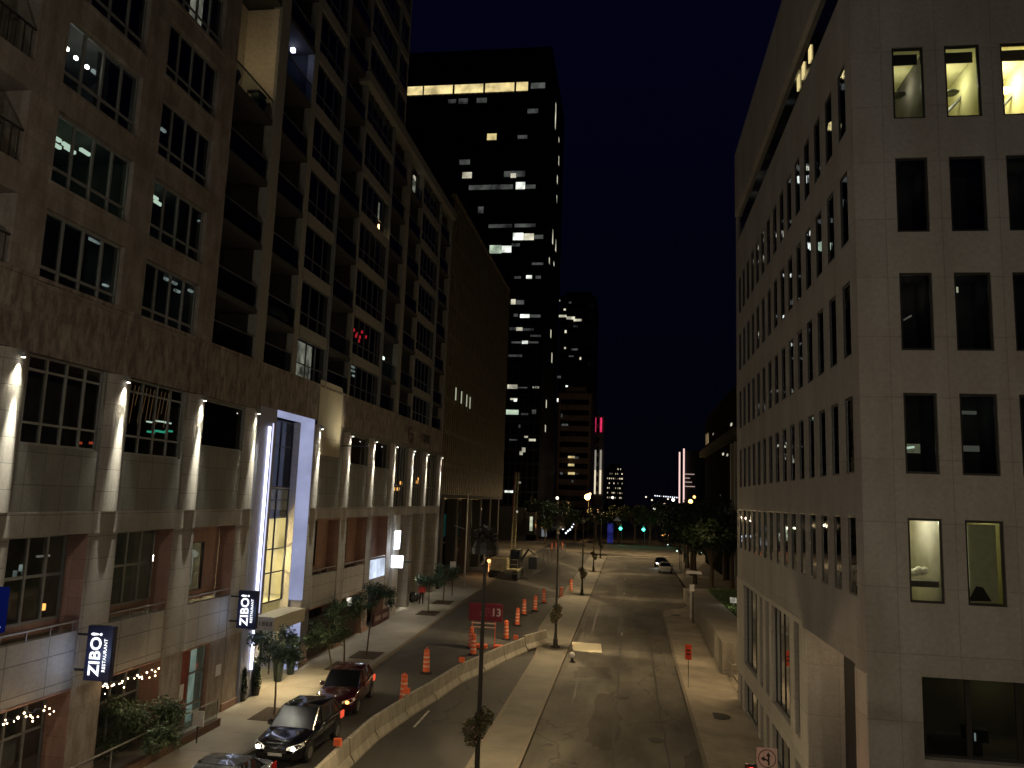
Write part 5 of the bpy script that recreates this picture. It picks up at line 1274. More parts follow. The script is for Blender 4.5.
# post with a small white plate
p=atg(452,597); t=thing('kerb_sign','thin kerb post with a small white plate beyond the last young tree','sign',(p.x,p.y,p.z+.1)); hh=aty(p.y,452,562).z-p.z
m=MB(); m.tube([(0,0,0),(0,0,hh)],.04,6); obj('post',m,M['pole'],t); m=MB(); m.bbox(-.28,.22,-.08,-.05,hh-.75,hh-.05,.004); obj('plate',m,M['white'],t)
p=atg(464,590); t=thing('utility_pole','tall slim grey pole on the left sidewalk before the fin-clad block','pole',(p.x,p.y,p.z+.1)); hh=aty(p.y,466,495).z-p.z
m=MB(); m.tube([(0,0,0),(0,0,hh)],[.11,.07],8); obj('shaft',m,M['metal'],t); m=MB(); m.tube([(0,0,hh*.62),(-1.2,0,hh*.66)],.04,6); m.tube([(0,0,hh),(.3,0,hh+.1)],.05,6); obj('arm',m,M['metal'],t)

# restaurant terrace: low kerb planter, railing
t=thing('terrace_railing','metal and glass railing of the restaurant terrace behind the bottom left tree','railing',(-16.3,24,0))
m=MB(); m.box(-.12,.12,-3,7.9,.13,.42); obj('planter_kerb',m,plain('dark_wood',(.09,.05,.03),.7),t)
m=MB(); m.tube([(-.0,-3,1.2),(0,3.6,1.2)],.03,6); m.tube([(-.1,4.6,1.15),(-.1,7.9,1.1)],.03,6); obj('handrail',m,M['metal'],t)
for y in (-2.9,-1,1,3,4.7,6.3,7.8):
    m=MB(); m.tube([(0,y,.4),(0,y,1.2)],.02,6); obj('post',m,M['metal'],t)
g_=MB(); g_.quad((.01,4.7,.45),(.01,7.8,.45),(.01,7.8,1.1),(.01,4.7,1.1)); obj('glass_panel',g_,M['glass_b'],t)
p=Vector((-15.9,29.6,.13)); t=thing('menu_stand','small white menu board on a post by the restaurant door','sign',tuple(p)); m=MB(); m.tube([(0,0,0),(0,0,.6)],.03,6); obj('post',m,M['pole'],t); m=MB(); m.extr([(-.22,.6),(.22,.6),(.22,1.15),(-.22,1.15)],-.02,.02); obj('board',m,M['white'],t)
# tall planters at the entrance
def planter(px,hpx,label,shrub=True,nm='tall_planter'):
    p=atg(*px); H=hpx*p.y/F; t=thing(nm,label,'planter',(p.x,p.y,p.z+.13),0,'tall dark planters at the entrance')
    m=MB(); m.lathe([(.15,0),(.17,.03),(.30,H*.9),(.32,H*.9),(.32,H),(.26,H),(.25,H-.06)],(0,0,0),14); obj('pot',m,plain('pot_green',(.02,.035,.03),.4),t)
    if shrub:
        m=MB(); leafblob(m,(0,0,H+.35),.42,420,.06,int(px[0]),(1,1,.9)); obj('foliage',m,M['leaf_b'],t)
    return t
planter((277,684),22,'tall tapered dark planter with a leafy top in front of the entrance doors')
planter((290,677),25,'tall dark planter against the pale strip right of the entrance doors')
def conifer(px,hpx,label):
    p=atg(*px); H=hpx*p.y/F; t=thing('slim_shrub',label,'shrub',(p.x,p.y,p.z+.13),0,'slim dark shrubs beside the portal')
    m=MB(); m.lathe([(.16,0),(.2,.35),(.18,.38)],(0,0,0),12); obj('pot',m,M['black'],t)
    m=MB()
    for k in range(9): leafblob(m,(0,0,.45+k*(H-.5)/9),.24*(1-.065*k),110,.05,k+5)
    obj('foliage',m,M['leaf_d'],t)
conifer((241,704),34,'slim black-green shrub at the pier left of the glowing tube')
conifer((255,698),34,'slim black-green shrub at the doors right of the glowing tube')
# bench-like planter boxes with red cloth further along
p=atg(376,625); t=thing('terrace_screen','low dark red fabric screen with pale panels between the piers near the lightboxes','screen',(-17.0,p.y,p.z+.13))
m=MB(); m.box(-.05,.05,-1.6,1.9,0,.85); obj('fabric',m,plain('dark_red_fabric',(.05,.012,.014),.8),t); m=MB(); m.box(.052,.06,-1.3,-.1,.3,.6); m.box(.052,.06,.3,1.5,.3,.6); obj('panels',m,plain('faded_panel',(.2,.15,.14),.8),t)
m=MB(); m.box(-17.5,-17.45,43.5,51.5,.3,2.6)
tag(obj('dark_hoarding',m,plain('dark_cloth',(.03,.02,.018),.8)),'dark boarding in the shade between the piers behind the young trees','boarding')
q=atx(-17.0,349,602); m=MB(); m.bbox(-.12,.12,-.2,.2,-.2,.25,.03); o=obj('wall_lantern',m,emis('lantern_glow',(1,.93,.8),1.0)); o.location=(-16.98,q.y,q.z); tag(o,'small glowing square lantern on the pier above the young trees','wall light')

# ------------------------------------------------------------------ person in red
p=atg(421,605.6); t=thing('person','person in a red top and dark trousers standing by the pale pier','person',(p.x,p.y,p.z+.13),.4)
def skin(name,verts,edges,radii,mat,par,sub=2,root=0):
    me=bpy.data.meshes.new(name); me.from_pydata([Vector(v) for v in verts],edges,[]); me.update()
    o=bpy.data.objects.new(name,me); COL.objects.link(o)
    md=o.modifiers.new('s','SKIN'); 
    if not me.skin_vertices: 
        me.attributes  # skin layer
    lay=me.skin_vertices[0].data if me.skin_vertices else None
    if lay:
        for i,r in enumerate(radii): lay[i].radius=(r,r)
        lay[root].use_root=True
    s=o.modifiers.new('u','SUBSURF'); s.levels=sub; s.render_levels=sub
    me.materials.append(mat); o.parent=par; return o
V=[(0,0,.92),(0,0,1.12),(0,.01,1.32),(0,0,1.46),(0,-.01,1.56),(0,-.03,1.66),
   (.19,0,1.38),(.25,-.02,1.10),(.24,-.12,.88),(-.19,0,1.38),(-.25,.02,1.10),(-.25,-.08,.86),
   (.10,0,.86),(.11,-.03,.48),(.11,.02,.08),(.11,-.12,.04),(-.10,0,.86),(-.11,.04,.48),(-.12,.10,.08),(-.12,-.03,.04)]
E_=[(0,1),(1,2),(2,3),(3,4),(4,5),(2,6),(6,7),(7,8),(2,9),(9,10),(10,11),(0,12),(12,13),(13,14),(14,15),(0,16),(16,17),(17,18),(18,19)]
Rr=[.15,.14,.16,.07,.06,.10,.07,.05,.035,.07,.05,.035,.10,.07,.05,.04,.10,.07,.05,.04]
def man_body(t,mat):
    me=bpy.data.meshes.new('body'); bm=__import__('bmesh').new()
    L_=bm.verts.layers.skin.verify(); vs=[bm.verts.new(v) for v in V]
    for a,b in E_: bm.edges.new((vs[a],vs[b]))
    for v,r in zip(vs,Rr): v[L_].radius=(r,r)
    vs[0][L_].use_root=True
    bm.to_mesh(me); bm.free()
    o=bpy.data.objects.new('body',me); COL.objects.link(o); o.modifiers.new('s','SKIN'); s=o.modifiers.new('u','SUBSURF'); s.levels=2; s.render_levels=2
    me.materials.append(mat); o.parent=t; return o
# one body surface, coloured by height: trousers, top, skin
mt,nt_,bs=new_mat('person_cloth_and_skin'); tc=N(nt_,'ShaderNodeTexCoord'); sp=N(nt_,'ShaderNodeSeparateXYZ'); nt_.links.new(tc.outputs['Object'],sp.inputs[0]); crr=N(nt_,'ShaderNodeValToRGB'); crr.color_ramp.interpolation='CONSTANT'
mrr=N(nt_,'ShaderNodeMath',operation='DIVIDE'); mrr.inputs[1].default_value=2; nt_.links.new(sp.outputs[2],mrr.inputs[0]); nt_.links.new(mrr.outputs[0],crr.inputs['Fac'])
el=crr.color_ramp.elements; el[0].color=(.015,.015,.02,1); el[1].position=.45; el[1].color=(.5,.03,.03,1); x_=el.new(.745); x_.color=(.4,.25,.18,1)
nt_.links.new(crr.outputs[0],bs.inputs['Base Color']); bs.inputs['Roughness'].default_value=.8
man_body(t,mt)
m=MB(); m.ball((0,.01,1.70),.115,10,8,(1,1.05,.85)); obj('hair',m,plain('dark_hair',(.02,.015,.012),.7),t,smooth=True)
p=atg(412,604); m=MB(); m.ball((0,0,.42),.42,10,8,(.8,1,1)); m.ball((.1,.7,.36),.38,10,8,(.8,1,1)); o=obj('rubbish_bags',m,M['black'],smooth=True); o.location=(p.x,p.y,p.z+.13); tag(o,'two full black bags on the pavement beside the person in red','bag')

# ------------------------------------------------------------------ cars (front faces -y)
def loft(m,secs):
    n=len(secs[0][1]); b=len(m.v)
    for y,pts in secs:
        for (x,z) in pts: m.v.append((x,y if not isinstance(y,tuple) else y[0],z))
    for i in range(len(secs)-1):
        for k in range(n-1): m.f.append((b+i*n+k,b+i*n+k+1,b+(i+1)*n+k+1,b+(i+1)*n+k))
    m.f.append(tuple(b+k for k in range(n))); m.f.append(tuple(b+(len(secs)-1)*n+n-1-k for k in range(n)))
def car(name,label,loc,rz,paint,suv=True,lights='on',grp=None,L=4.5,Wd=.92,Hh=1.62):
    t=thing(name,label,'car',loc,rz,grp)
    def sec(hw,zb,zt,cr_): 
        h=[(hw*.80,zb),(hw*.97,zb+.07),(hw,zb+.25),(hw,zb+.45 if zt>zb+.5 else zt-.08),(hw*.975,zt-.05),(hw*.90,zt),(hw*.5,zt+cr_)]
        return h[::1]+[(-a,b) for a,b in h[::-1]]
    h2=L/2; sh=.98 if suv else .9
    st=[(-h2,Wd*.72,.36,.60,.02),(-h2+.06,Wd*.82,.26,.68,.03),(-h2+.22,Wd*.93,.22,.76,.05),(-h2+.55,Wd*.99,.22,.86,.06),(-h2+1.0,Wd,.22,.93,.05),(-h2+1.35,Wd,.22,sh,.03),(-.2,Wd,.22,sh+.01,.02),(h2-1.3,Wd,.22,sh+.03,.02),(h2-.55,Wd*.99,.24,sh+.02,.03),(h2-.15,Wd*.93,.28,sh-.02,.03),(h2-.02,Wd*.86,.34,sh-.12,.02),(h2,Wd*.8,.42,sh-.25,.01)]
    m=MB(); loft(m,[(y,sec(a,b,c,d)) for y,a,b,c,d in st]); b_=obj('body',m,paint,t,smooth=True)
    try:
        for p_ in b_.data.polygons[-2:]: p_.use_smooth=False
    except Exception: pass
    # greenhouse: glass volume and roof panel
    ws,we=-h2+1.28,(-h2+2.05); rs,re=(h2-.85,h2-.12) if suv else (h2-1.45,h2-.62)
    zb=sh-.02; gt=Hh-.06
    gs=[(ws,Wd*.86,zb,zb+.02),(we,Wd*.74,zb,gt),(0,Wd*.76,zb,Hh-.03),(rs,Wd*.74,zb,gt-.02),(re,Wd*.80,zb,zb+.04)]
    m=MB(); loft(m,[(y,[(Wd*.9,z0),(hw,z1),(-hw,z1),(-Wd*.9,z0)]) for y,hw,z0,z1 in gs]); obj('windows',m,M['cg'],t)
    m=MB(); rp=[(we+.02,Wd*.73,gt-.015),(we+.35,Wd*.75,Hh-.02),(0.2,Wd*.75,Hh),(rs-.2,Wd*.74,Hh-.02),(rs+.05,Wd*.72,gt-.02)]
    loft(m,[(y,[(hw+.015,z-.05),(hw-.05,z+.015),(0,z+.035),(-hw+.05,z+.015),(-hw-.015,z-.05)]) for y,hw,z in rp]); obj('roof',m,paint,t,smooth=True)
    for s in (-1,1):
        for (y0,hw0,z0,y1,hw1,z1) in ((ws+.02,Wd*.89,zb,we+.02,Wd*.755,gt-.02),(-.05,Wd*.9,zb,.02,Wd*.775,Hh-.06),(rs-.45,Wd*.9,zb,rs-.35,Wd*.77,gt-.03),(re-.02,Wd*.88,zb+.02,rs+.02,Wd*.75,gt-.05)): 
            m=MB(); m.tube([(s*hw0,y0,z0),(s*hw1,y1,z1)],.03,5); obj('pillar',m,paint,t)
        m=MB(); m.bbox(s*(Wd+.02)-.11,s*(Wd+.02)+.11,ws+.25,ws+.43,sh,sh+.17,.04); obj('mirror',m,paint,t)
        m=MB(); m.v+=[(s*Wd*.84,-h2+.07,.62),(s*Wd*.45,-h2-.0,.60),(s*Wd*.45,-h2+.03,.69),(s*Wd*.95,-h2+.34,.80),(s*Wd*.99,-h2+.34,.70)]
        m.v=[(x,y-.035,z) for x,y,z in m.v]; m.f.append((0,1,2,3,4)); m.v+=[(x,y+.08,z) for x,y,z in m.v[:5]]; 
        for i in range(5): j=(i+1)%5; m.f.append((i,j,5+j,5+i))
        hl_=obj('headlight',m,plain('lamp_cover',(.6,.6,.58),.1) if 'lc' not in M else M['lc'],t); M['lc']=hl_.data.materials[0]
        if lights:
            m=MB(); m.ball((s*Wd*.70,-h2+.0,.665),.075,10,8,(1.2,.6,.9)); obj('bulb',m,M['e_head'] if lights=='on' or s<0 else M['e_amb'],hl_)
        m=MB(); m.bbox(s*Wd*.98-.05,s*Wd*.98+.02,h2-.45,h2-.1,sh-.28,sh-.02,.02); obj('tail_light',m,M['e_tail'] if lights else M['e_red_off'],t)
        for y,nm in ((-h2+.88,'front_wheel'),(h2-.85,'rear_wheel')):
            x=s*(Wd-.08); w_=MB(); w_.lathe([(.2,-.11),(.31,-.11),(.335,-.07),(.335,.07),(.31,.11),(.2,.11)],(x,y,.335),20,'x'); wo=obj(nm,w_,M['rubber'],t)
            w_=MB(); w_.lathe([(.21,-.118),(.19,-.09),(.05,-.105),(.05,.105),(.19,.09),(.21,.118)],(x,y,.335),14,'x')
            for k in range(5):
                a=k*2*pi/5; w_.tube([(x+s*.11,y+.04*cos(a),.335+.04*sin(a)),(x+s*.11,y+.2*cos(a),.335+.2*sin(a))],.022,4)
            obj('rim',w_,M['metal'],wo)
            # dark arch
            w_=MB()
            for k in range(12):
                a0,a1=pi*k/12,pi*(k+1)/12; w_.quad((s*(Wd+.004),y+.36*cos(a0),.335+.36*sin(a0)),(s*(Wd+.004),y+.36*cos(a1),.335+.36*sin(a1)),(s*(Wd+.004),y+.42*cos(a1),.335+.42*sin(a1)),(s*(Wd+.004),y+.42*cos(a0),.335+.42*sin(a0)))
            obj('wheel_arch',w_,M['rubber'],t)
    m=MB(); m.box(-.42,.42,-h2-.015,-h2+.1,.47,.61); m.box(-.5,.5,-h2+.02,-h2+.1,.28,.40); obj('grille',m,M['black'],t)
    m=MB(); 
    for k in range(3): m.box(-.40,.40,-h2-.024,-h2-.015,.49+k*.045,.502+k*.045)
    obj('grille_bars',m,M['metal'],t)
    m=MB(); m.box(-.26,.26,-h2-.03,-h2-.02,.40,.50); obj('plate',m,M['white'],t)
    m=MB(); m.tube([(-.5,ws-.02,zb+.04),(-.05,ws+.02,zb+.05)],.01,4); m.tube([(.1,ws-.02,zb+.04),(.6,ws+.03,zb+.05)],.01,4); obj('wipers',m,M['black'],t)
    for s in (-1,1):
        m=MB(); m.box(s*(Wd+.002),s*(Wd+.01),.12,.28,.78,.81); m.box(s*(Wd+.002),s*(Wd+.01),h2-1.45,h2-1.29,.79,.82); obj('door_handle',m,M['metal'],t)
        m=MB(); m.box(s*(Wd-.0),s*(Wd+.006),-.04,-.02,.3,sh-.05); m.box(s*Wd,s*(Wd+.006),h2-1.2,h2-1.18,.3,sh-.05); obj('door_gap',m,M['black'],t)
    return t
M['e_red_off']=plain('tail_lens',(.25,.01,.01),.2)
pb=plain('car_paint_black',(.010,.010,.012),.18,.2,.05,2,.7,1); prd=plain('car_paint_dark_red',(.05,.006,.008),.2,.2,.05,2,.7,1); ps=plain('car_paint_silver',(.28,.33,.40),.22,.6,.05,2,.6,1); pw=plain('car_paint_white',(.6,.58,.52),.3,0,.03,2,.5,1)
car('parked_car','shiny black car with white headlights on, second in the queue by the kerb',CAR1[0],CAR1[1],pb,True,'on','cars waiting along the left kerb')
car('parked_car','dark red car with one white and one amber front light, behind the black car',CAR2[0],CAR2[1],prd,True,'amber','cars waiting along the left kerb',Wd=.9)
car('parked_car','silver blue car at the bottom edge of the photo, only its roof and rear showing',CAR3[0],CAR3[1],ps,False,None,'cars waiting along the left kerb',Hh=1.45)
for x,y,s in ((-12.85,28.2,-1),(-11.6,28.2,1)): spot('headlight_beam',(x,y,.66),(x-.3,y-6,.0),22,(1,.9,.7),60,.7,.05)
spot('headlight_beam',(-12.7,33.3,.66),(-12.9,30,.3),8,(1,.9,.7),50,.7,.05)
q=atg(666,573.5); wc=car('white_car','small white car parked at the right kerb beyond the retaining wall','x' and (q.x,q.y+2.2,0),pi-.03,pw,False,None,Hh=1.45)
wc.name='parked_car'
q=atg(668,566); t=thing('parked_car','car beyond the white car, seen only by its bright white lamp','car',(q.x-.4,q.y+6,0))
bpy.data.objects.remove(t)
far_car=car('parked_car','dark oncoming car with a glaring white lamp just beyond the white car',(5.0,128.5,0),0,pb,False,'on',Hh=1.4)
point('far_car_glare',(4.6,126.0,.9),60,(.85,1,.95),.1)

# ------------------------------------------------------------------ drilling machine on the left road
p=atg(506,577); t=thing('drill_rig','cream tracked drilling rig with a tall mast working on the left road','construction vehicle',(p.x,p.y,p.z),0)
cream=plain('cream_paint',(.42,.36,.2),.5,0,.3,2); 
for s in (-1,1):
    m=MB(); pr2=[]
    for k in range(8): a=pi/2+pi*k/7; pr2.append((-1.9+.38*cos(a),.4+.38*sin(a)))
    for k in range(8): a=-pi/2+pi*k/7; pr2.append((2.1+.38*cos(a),.4+.38*sin(a)))
    b0=len(m.v); x0,x1=s*1.25-.28,s*1.25+.28; n_=len(pr2); m.v+=[(x0,y,z) for y,z in pr2]+[(x1,y,z) for y,z in pr2]
    for i in range(n_): j=(i+1)%n_; m.f.append((b0+i,b0+j,b0+n_+j,b0+n_+i))
    m.f.append(tuple(range(b0,b0+n_))); m.f.append(tuple(range(b0+2*n_-1,b0+n_-1,-1))); obj('track',m,M['rubber'],t)
m=MB(); m.bbox(-1.5,1.5,-2.1,2.6,.8,1.0,.04); m.bbox(-1.45,.4,-2.0,.8,1.0,2.1,.08); obj('chassis',m,cream,t)
m=MB()
for k in range(9): m.box(-1.35+k*.19,-1.28+k*.19,-2.03,-2.005,1.1,1.95)
m.tube([(-1.5,-2.15,1.0),(-1.5,-2.15,2.0),(1.5,-2.15,2.0),(1.5,-2.15,1.0)],.03,5); m.tube([(-1.5,-2.15,1.5),(1.5,-2.15,1.5)],.03,5); obj('guard_rail',m,plain('pale_rail',(.5,.46,.34),.5),t)
m=MB(); m.bbox(.5,1.5,-.6,1.6,1.0,2.9,.08); obj('cab',m,M['black'],t); m=MB(); m.box(.6,1.4,-.63,-.61,1.9,2.7); obj('cab_window',m,M['cg'],t)
mtop=aty(p.y,517.5,472); mx=mtop.x-p.x; mz=mtop.z-p.z; m=MB()
for dx in (-.22,.22):
    for dy in (-.2,.2): m.tube([(.55+dx,.2+dy,1.0),(mx+dx*.6,.2+dy*.6,mz)],.06,5)
for k in range(22):
    f0,f1=k/22,(k+1)/22; A=Vector((.55,.2,1.0)).lerp(Vector((mx,.2,mz)),f0); B=Vector((.55,.2,1.0)).lerp(Vector((mx,.2,mz)),f1); sgn=1 if k%2 else -1
    m.tube([A+Vector((-.2*sgn,-.2,0)),B+Vector((.2*sgn,-.2,0))],.03,4); m.tube([A+Vector((-.2,-.2,0)),A+Vector((.2,-.2,0))],.03,4)
obj('mast',m,cream,t)
m=MB(); A=Vector((.55,.2,1.0)).lerp(Vector((mx,.2,mz)),.5); m.tube([(A.x-.25,A.y-.1,A.z),(mx-.3,.1,mz+.1)],.09,6); obj('drill_rod',m,plain('dark_red_steel',(.12,.02,.02),.5),t)
m=MB(); m.tube([(1.4,.5,1.6),(2.2,.8,2.9),(3.0,1.0,2.4)],.13,6); m.bbox(2.3,3.2,.4,1.6,.9,2.2,.1); obj('loader_arm',m,M['black'],t)
m=MB(); m.lathe([(.35,0),(.5,.3),(.5,1.2),(.3,1.4)],(-1.9,-.5,2.3),12); obj('hopper',m,plain('pale_hopper',(.3,.25,.2),.6),t)
m=MB()
for x,y,z in ((mx+.1,0,mz*.62),(mx+.3,0,mz*.9)): m.ball((x,y,z),.12,6,5)
obj('work_lamp',m,M['e_dim'],t)
bq=aty(p.y-1.4,489,561); bx,bz=bq.x-p.x,bq.z-p.z; m=MB(); m.ball((bx,-1.4,bz),.2,8,6); m.tube([(bx,-1.4,bz),(bx,-1.4,.6),(bx+.6,-1.4,.6)],.03,5); obj('beacon',m,emis('beacon_orange',(1,.42,.14),3.5),t); point('beacon_light',(bq.x,p.y-1.8,bq.z),40,(1,.5,.2),.1)
# far roadside fence
p0=atg(527,577); 
t=thing('mesh_fence','temporary mesh fence running beside the drilling rig toward the crossing','fence',(-10.2,95,0))
for k in range(9):
    y=92+k*4.2; x=-10.6+.12*k; z=gh(x,y); m=MB(); m.tube([(x,y,z),(x,y,z+1.9)],.03,5); obj('post',m,M['metal'],t,world=True)
m=MB()
for k in range(8):
    y=92+k*4.2; x=-10.6+.12*k; z=gh(x,y)
    for q in range(9): m.tube([(x,y,z+.1+q*.22),(x+.12,y+4.2,z+.1+q*.22)],.008,3)
    for q in range(14): m.tube([(x+.12*q/14,y+.3*q,z+.1),(x+.12*q/14,y+.3*q,z+1.9)],.008,3)
obj('mesh',m,M['metal'],t,world=True)

# ------------------------------------------------------------------ traffic signals at the crossing
def signal(u,v,Y,label,px=None,sc=1.0,base=0):
    q=aty(Y,u,v); t=thing('traffic_light',label,'traffic light',(q.x,Y,base),0,'green traffic lights at the crossing'); zz=q.z-base
    m=MB(); m.tube([(.25,.2,0),(.25,.2,zz+1.2)],.07,6); m.tube([(.25,.2,zz+.3),(0,.05,zz+.3)],.04,5); obj('post',m,M['pole'],t)
    m=MB(); m.bbox(-.2,.2,-.12,.12,zz-.25,zz+.95,.03); obj('housing',m,M['black'],t)
    m=MB(); m.lathe([(.17*sc,0),(.15*sc,-.03)],(0,-.13,zz),14,'y'); obj('green_lens',m,M['e_green'],t)
    m=MB(); m.lathe([(.12,0),(.1,-.02)],(0,-.13,zz+.35),12,'y'); m.lathe([(.12,0),(.1,-.02)],(0,-.13,zz+.7),12,'y'); obj('dark_lens',m,M['black'],t)
    point('green_signal_light',(q.x,Y-1.2,q.z),45*sc,(.05,1,.6),.2)
signal(620.5,528.5,188,'left one of the pair of glowing green traffic lights past the crossing',sc=2.0)
signal(643.5,529.5,188,'right one of the pair of glowing green traffic lights past the crossing',sc=2.0)
signal(670,537,192,'faint green traffic light low under the right trees',sc=1.0)
# distant street lamps
def lamp(u,v,Y,label,mat,r,w,col,light=True):
    q=aty(Y,u,v); t=thing('distant_street_lamp',label,'lamp post',(q.x,Y,0),0,'distant street lamps'); m=MB(); m.tube([(.3,.3,0),(.3,.3,q.z+.2),(0,0,q.z+.15)],.08,6); obj('pole',m,M['pole'],t)
    m=MB(); m.ball((0,0,q.z),r,10,8); obj('globe',m,mat,t)
    if light and w: point('street_lamp_light',(q.x,Y-r-.3,q.z-.1),w,col,.2)
lamp(587.5,497,205,'brightest amber street lamp left of the slim tower','x' and emis('sodium_big',(1,.52,.16),12),.75,2500,(1,.55,.2))
lamp(690.5,501.5,215,'amber street lamp beside the pink outlined building',emis('sodium_r',(1,.6,.15),7),.55,700,(1,.6,.2))
lamp(694.3,497,240,'smaller amber street lamp above and right of its brighter neighbour',emis('sodium_r2',(1,.5,.15),3.5),.42,0,(1,.6,.2))
lamp(590,494,235,'fainter amber lamp just above the brightest one',emis('sodium_s',(1,.6,.3),3),.4,0,(1,.6,.2))
lamp(557.3,498,195,'small white lamp left of the amber street lamp',emis('wh_s',(1,.9,.7),4),.33,150,(1,.9,.7))
lamp(612.5,497.5,230,'small pale lamp below the apartment slab',emis('wh_s2',(1,.95,.8),2.2),.35,0,(1,.9,.7))
lamp(654.5,508.5,230,'pale lamp among the dark trees, upper of two',emis('wh_s3',(.95,1,.8),2.5),.4,0,(1,.9,.7))
lamp(656,516,215,'pale lamp among the dark trees, lower of two',emis('wh_s4',(.95,1,.8),2.2),.35,0,(1,.9,.7))
lamp(713.5,500.5,190,'white lamp above the right trees near the ledge building',emis('wh_s5',(.95,1,1),2.4),.3,0,(1,.9,.7))
lamp(686.5,530.5,150,'white lamp shining through the dark trees on the right',emis('wh_s6',(.9,1,.9),2.4),.2,0,(1,.9,.7))
lamp(673.2,499.8,300,'white lamp at the foot of the pink outlined building',emis('wh_s7',(1,.9,.85),4),.55,0,(1,.9,.7))
lamp(664.5,503.8,260,'tiny orange white lamp below the bridge lights',emis('wh_s8',(1,.75,.5),3),.3,0,(1,.9,.7))
t=thing('blue_kiosk','small shelter with glowing blue panels just left of the green traffic lights','kiosk',(0,196,0))
a=aty(196,607.5,523.5); b=aty(196,613,533); m=MB(); m.box(a.x,b.x,196,197.5,0,a.z); obj('blue_panel',m,emis('blue_panel_glow',(.1,.12,.8),.13,.8,.8),t,world=True)
a=aty(196,613.5,519); b=aty(196,621,521); m=MB(); m.extr([(a.x,b.z),(b.x,b.z),(b.x-1,a.z+.5),(a.x+.6,a.z+.3)],196.2,199); obj('roof',m,emis('pale_roof_glow',(.8,.75,.6),.07,.7,.8),t,world=True)
# scattered far shop and vehicle lights
def dots(name,label,cat,Y,pts,mat,r):
    m=MB()
    for u,v in pts: q=aty(Y,u,v); m.ball((q.x,Y,q.z),r,6,5)
    tag(obj(name,m,mat),label,cat)
dots('festoon_lights','cluster of small bluish white lights low under the left trees',"lights",199,[(563,529),(568,531),(572,527),(574,524),(570,529.5),(566,533),(575,522.5),(560,528)],emis('dots_blue',(.75,.85,1),3.0),.22)
dots('lit_doorway','small orange glow at street level under the trees left of the crossing','lights',190,[(542,524.5),(542.5,526)],M['e_amb'],.42)
t=thing('lit_steeple','small pale floodlit spire above the orange glow','spire',(0,215,0)); a=aty(215,544,518); m=MB(); m.lathe([(.9,0),(.7,a.z-2),(.3,a.z),(.05,a.z+3.6)],(a.x,215,0),8); obj('spire',m,emis('spire_glow',(.8,.85,.9),.16),t,world=True)
dots('tail_lights','pair of small red vehicle lights under the right trees beyond the crossing','lights',200,[(662.5,535),(665,535),(669,535)],M['e_amb'],.18)
dots('lit_shopfront','glowing pale shop window at the foot of the black tower','shopfront',185,[],M['e_dim'],.2) if False else None
a=aty(186,525,512); b=aty(186,535,531); t=thing('shopfront','glowing pale greenish shop window at the foot of the black tower','shopfront',(a.x,187,0)); m=MB(); m.box(a.x,b.x,186.0,189,1.5,a.z); m.box(a.x-6,a.x,186.5,189,0,a.z+1); obj('wall',m,M['frame_d'],t,world=True); m=MB(); m.box(a.x+1.2,b.x-.6,185.9,185.95,b.z,a.z-1); obj('window',m,emis('shop_glow',(.95,1,.7),.5,.6,.6),t,world=True)
dots('park_lights','tiny cool lights twinkling between the trunks of the right park','lights',135,[(668,545),(677,551),(693,551),(697,541),(712,547),(722,546),(735,545),(701,553),(717,560),(726,566),(741,578),(708,538),(690,547)],emis('dots_cool',(.8,1,.9),1.6),.13)
dots('far_lights','sparse small lamps along the far right bank above the trees','lights',260,[(664,512),(660,519),(676,510),(666,528),(652,500),(668,499),(646,497),(640,522)],emis('dots_far',(1,.9,.7),1.4),.26)

# ------------------------------------------------------------------ big trees (each its own crown)
def big_tree_proto(seed,R,H,n):
    t=thing('park_tree','x','tree',(0,0,0),0,'dark park trees around the crossing')
    random.seed(seed); m=MB(); m.tube([(0,0,0),(.1,.05,H*.35),(.0,.1,H*.7),(.1,0,H)],[.28,.2,.13,.04],8); tr=obj('trunk',m,M['bark'],t)
    mb=MB(); ml=MB()
    for i in range(22):
        a=i*2.4+random.random(); el=random.uniform(-.4,1.1); rr=R*random.uniform(.45,.95); q=Vector((rr*cos(a)*cos(el),rr*sin(a)*cos(el),H*.72+rr*sin(el)*.75)); b0=Vector((0,0,H*random.uniform(.35,.75)))
        mb.tube([b0,b0.lerp(q,.5)+Vector((0,0,.4)),q],[.09,.05,.02],5)
        rc=R*random.uniform(.22,.42)
        for k in range(n//22):
            d=Vector((random.gauss(0,1),random.gauss(0,1),random.gauss(0,.8))).normalized()*rc*random.random()**.4; c0=q+d
            a_=Vector((random.uniform(-1,1),random.uniform(-1,1),random.uniform(-.7,.7))).normalized(); b=a_.cross(Vector((random.uniform(-1,1),random.uniform(-1,1),random.uniform(-1,1)))).normalized(); s=.17*random.uniform(.6,1.4)
            ml.quad(c0-a_*s-b*s*.6,c0+a_*s-b*s*.4,c0+a_*s*.8+b*s*.6,c0-a_*s*.7+b*s*.5)
    obj('limbs',mb,M['bark'],tr); obj('crown',ml,M['leaf_d'],t); return t
tp=[big_tree_proto(51,3.6,8.5,2600),big_tree_proto(52,3.2,7.8,2600),big_tree_proto(53,4.2,9.5,3000)]
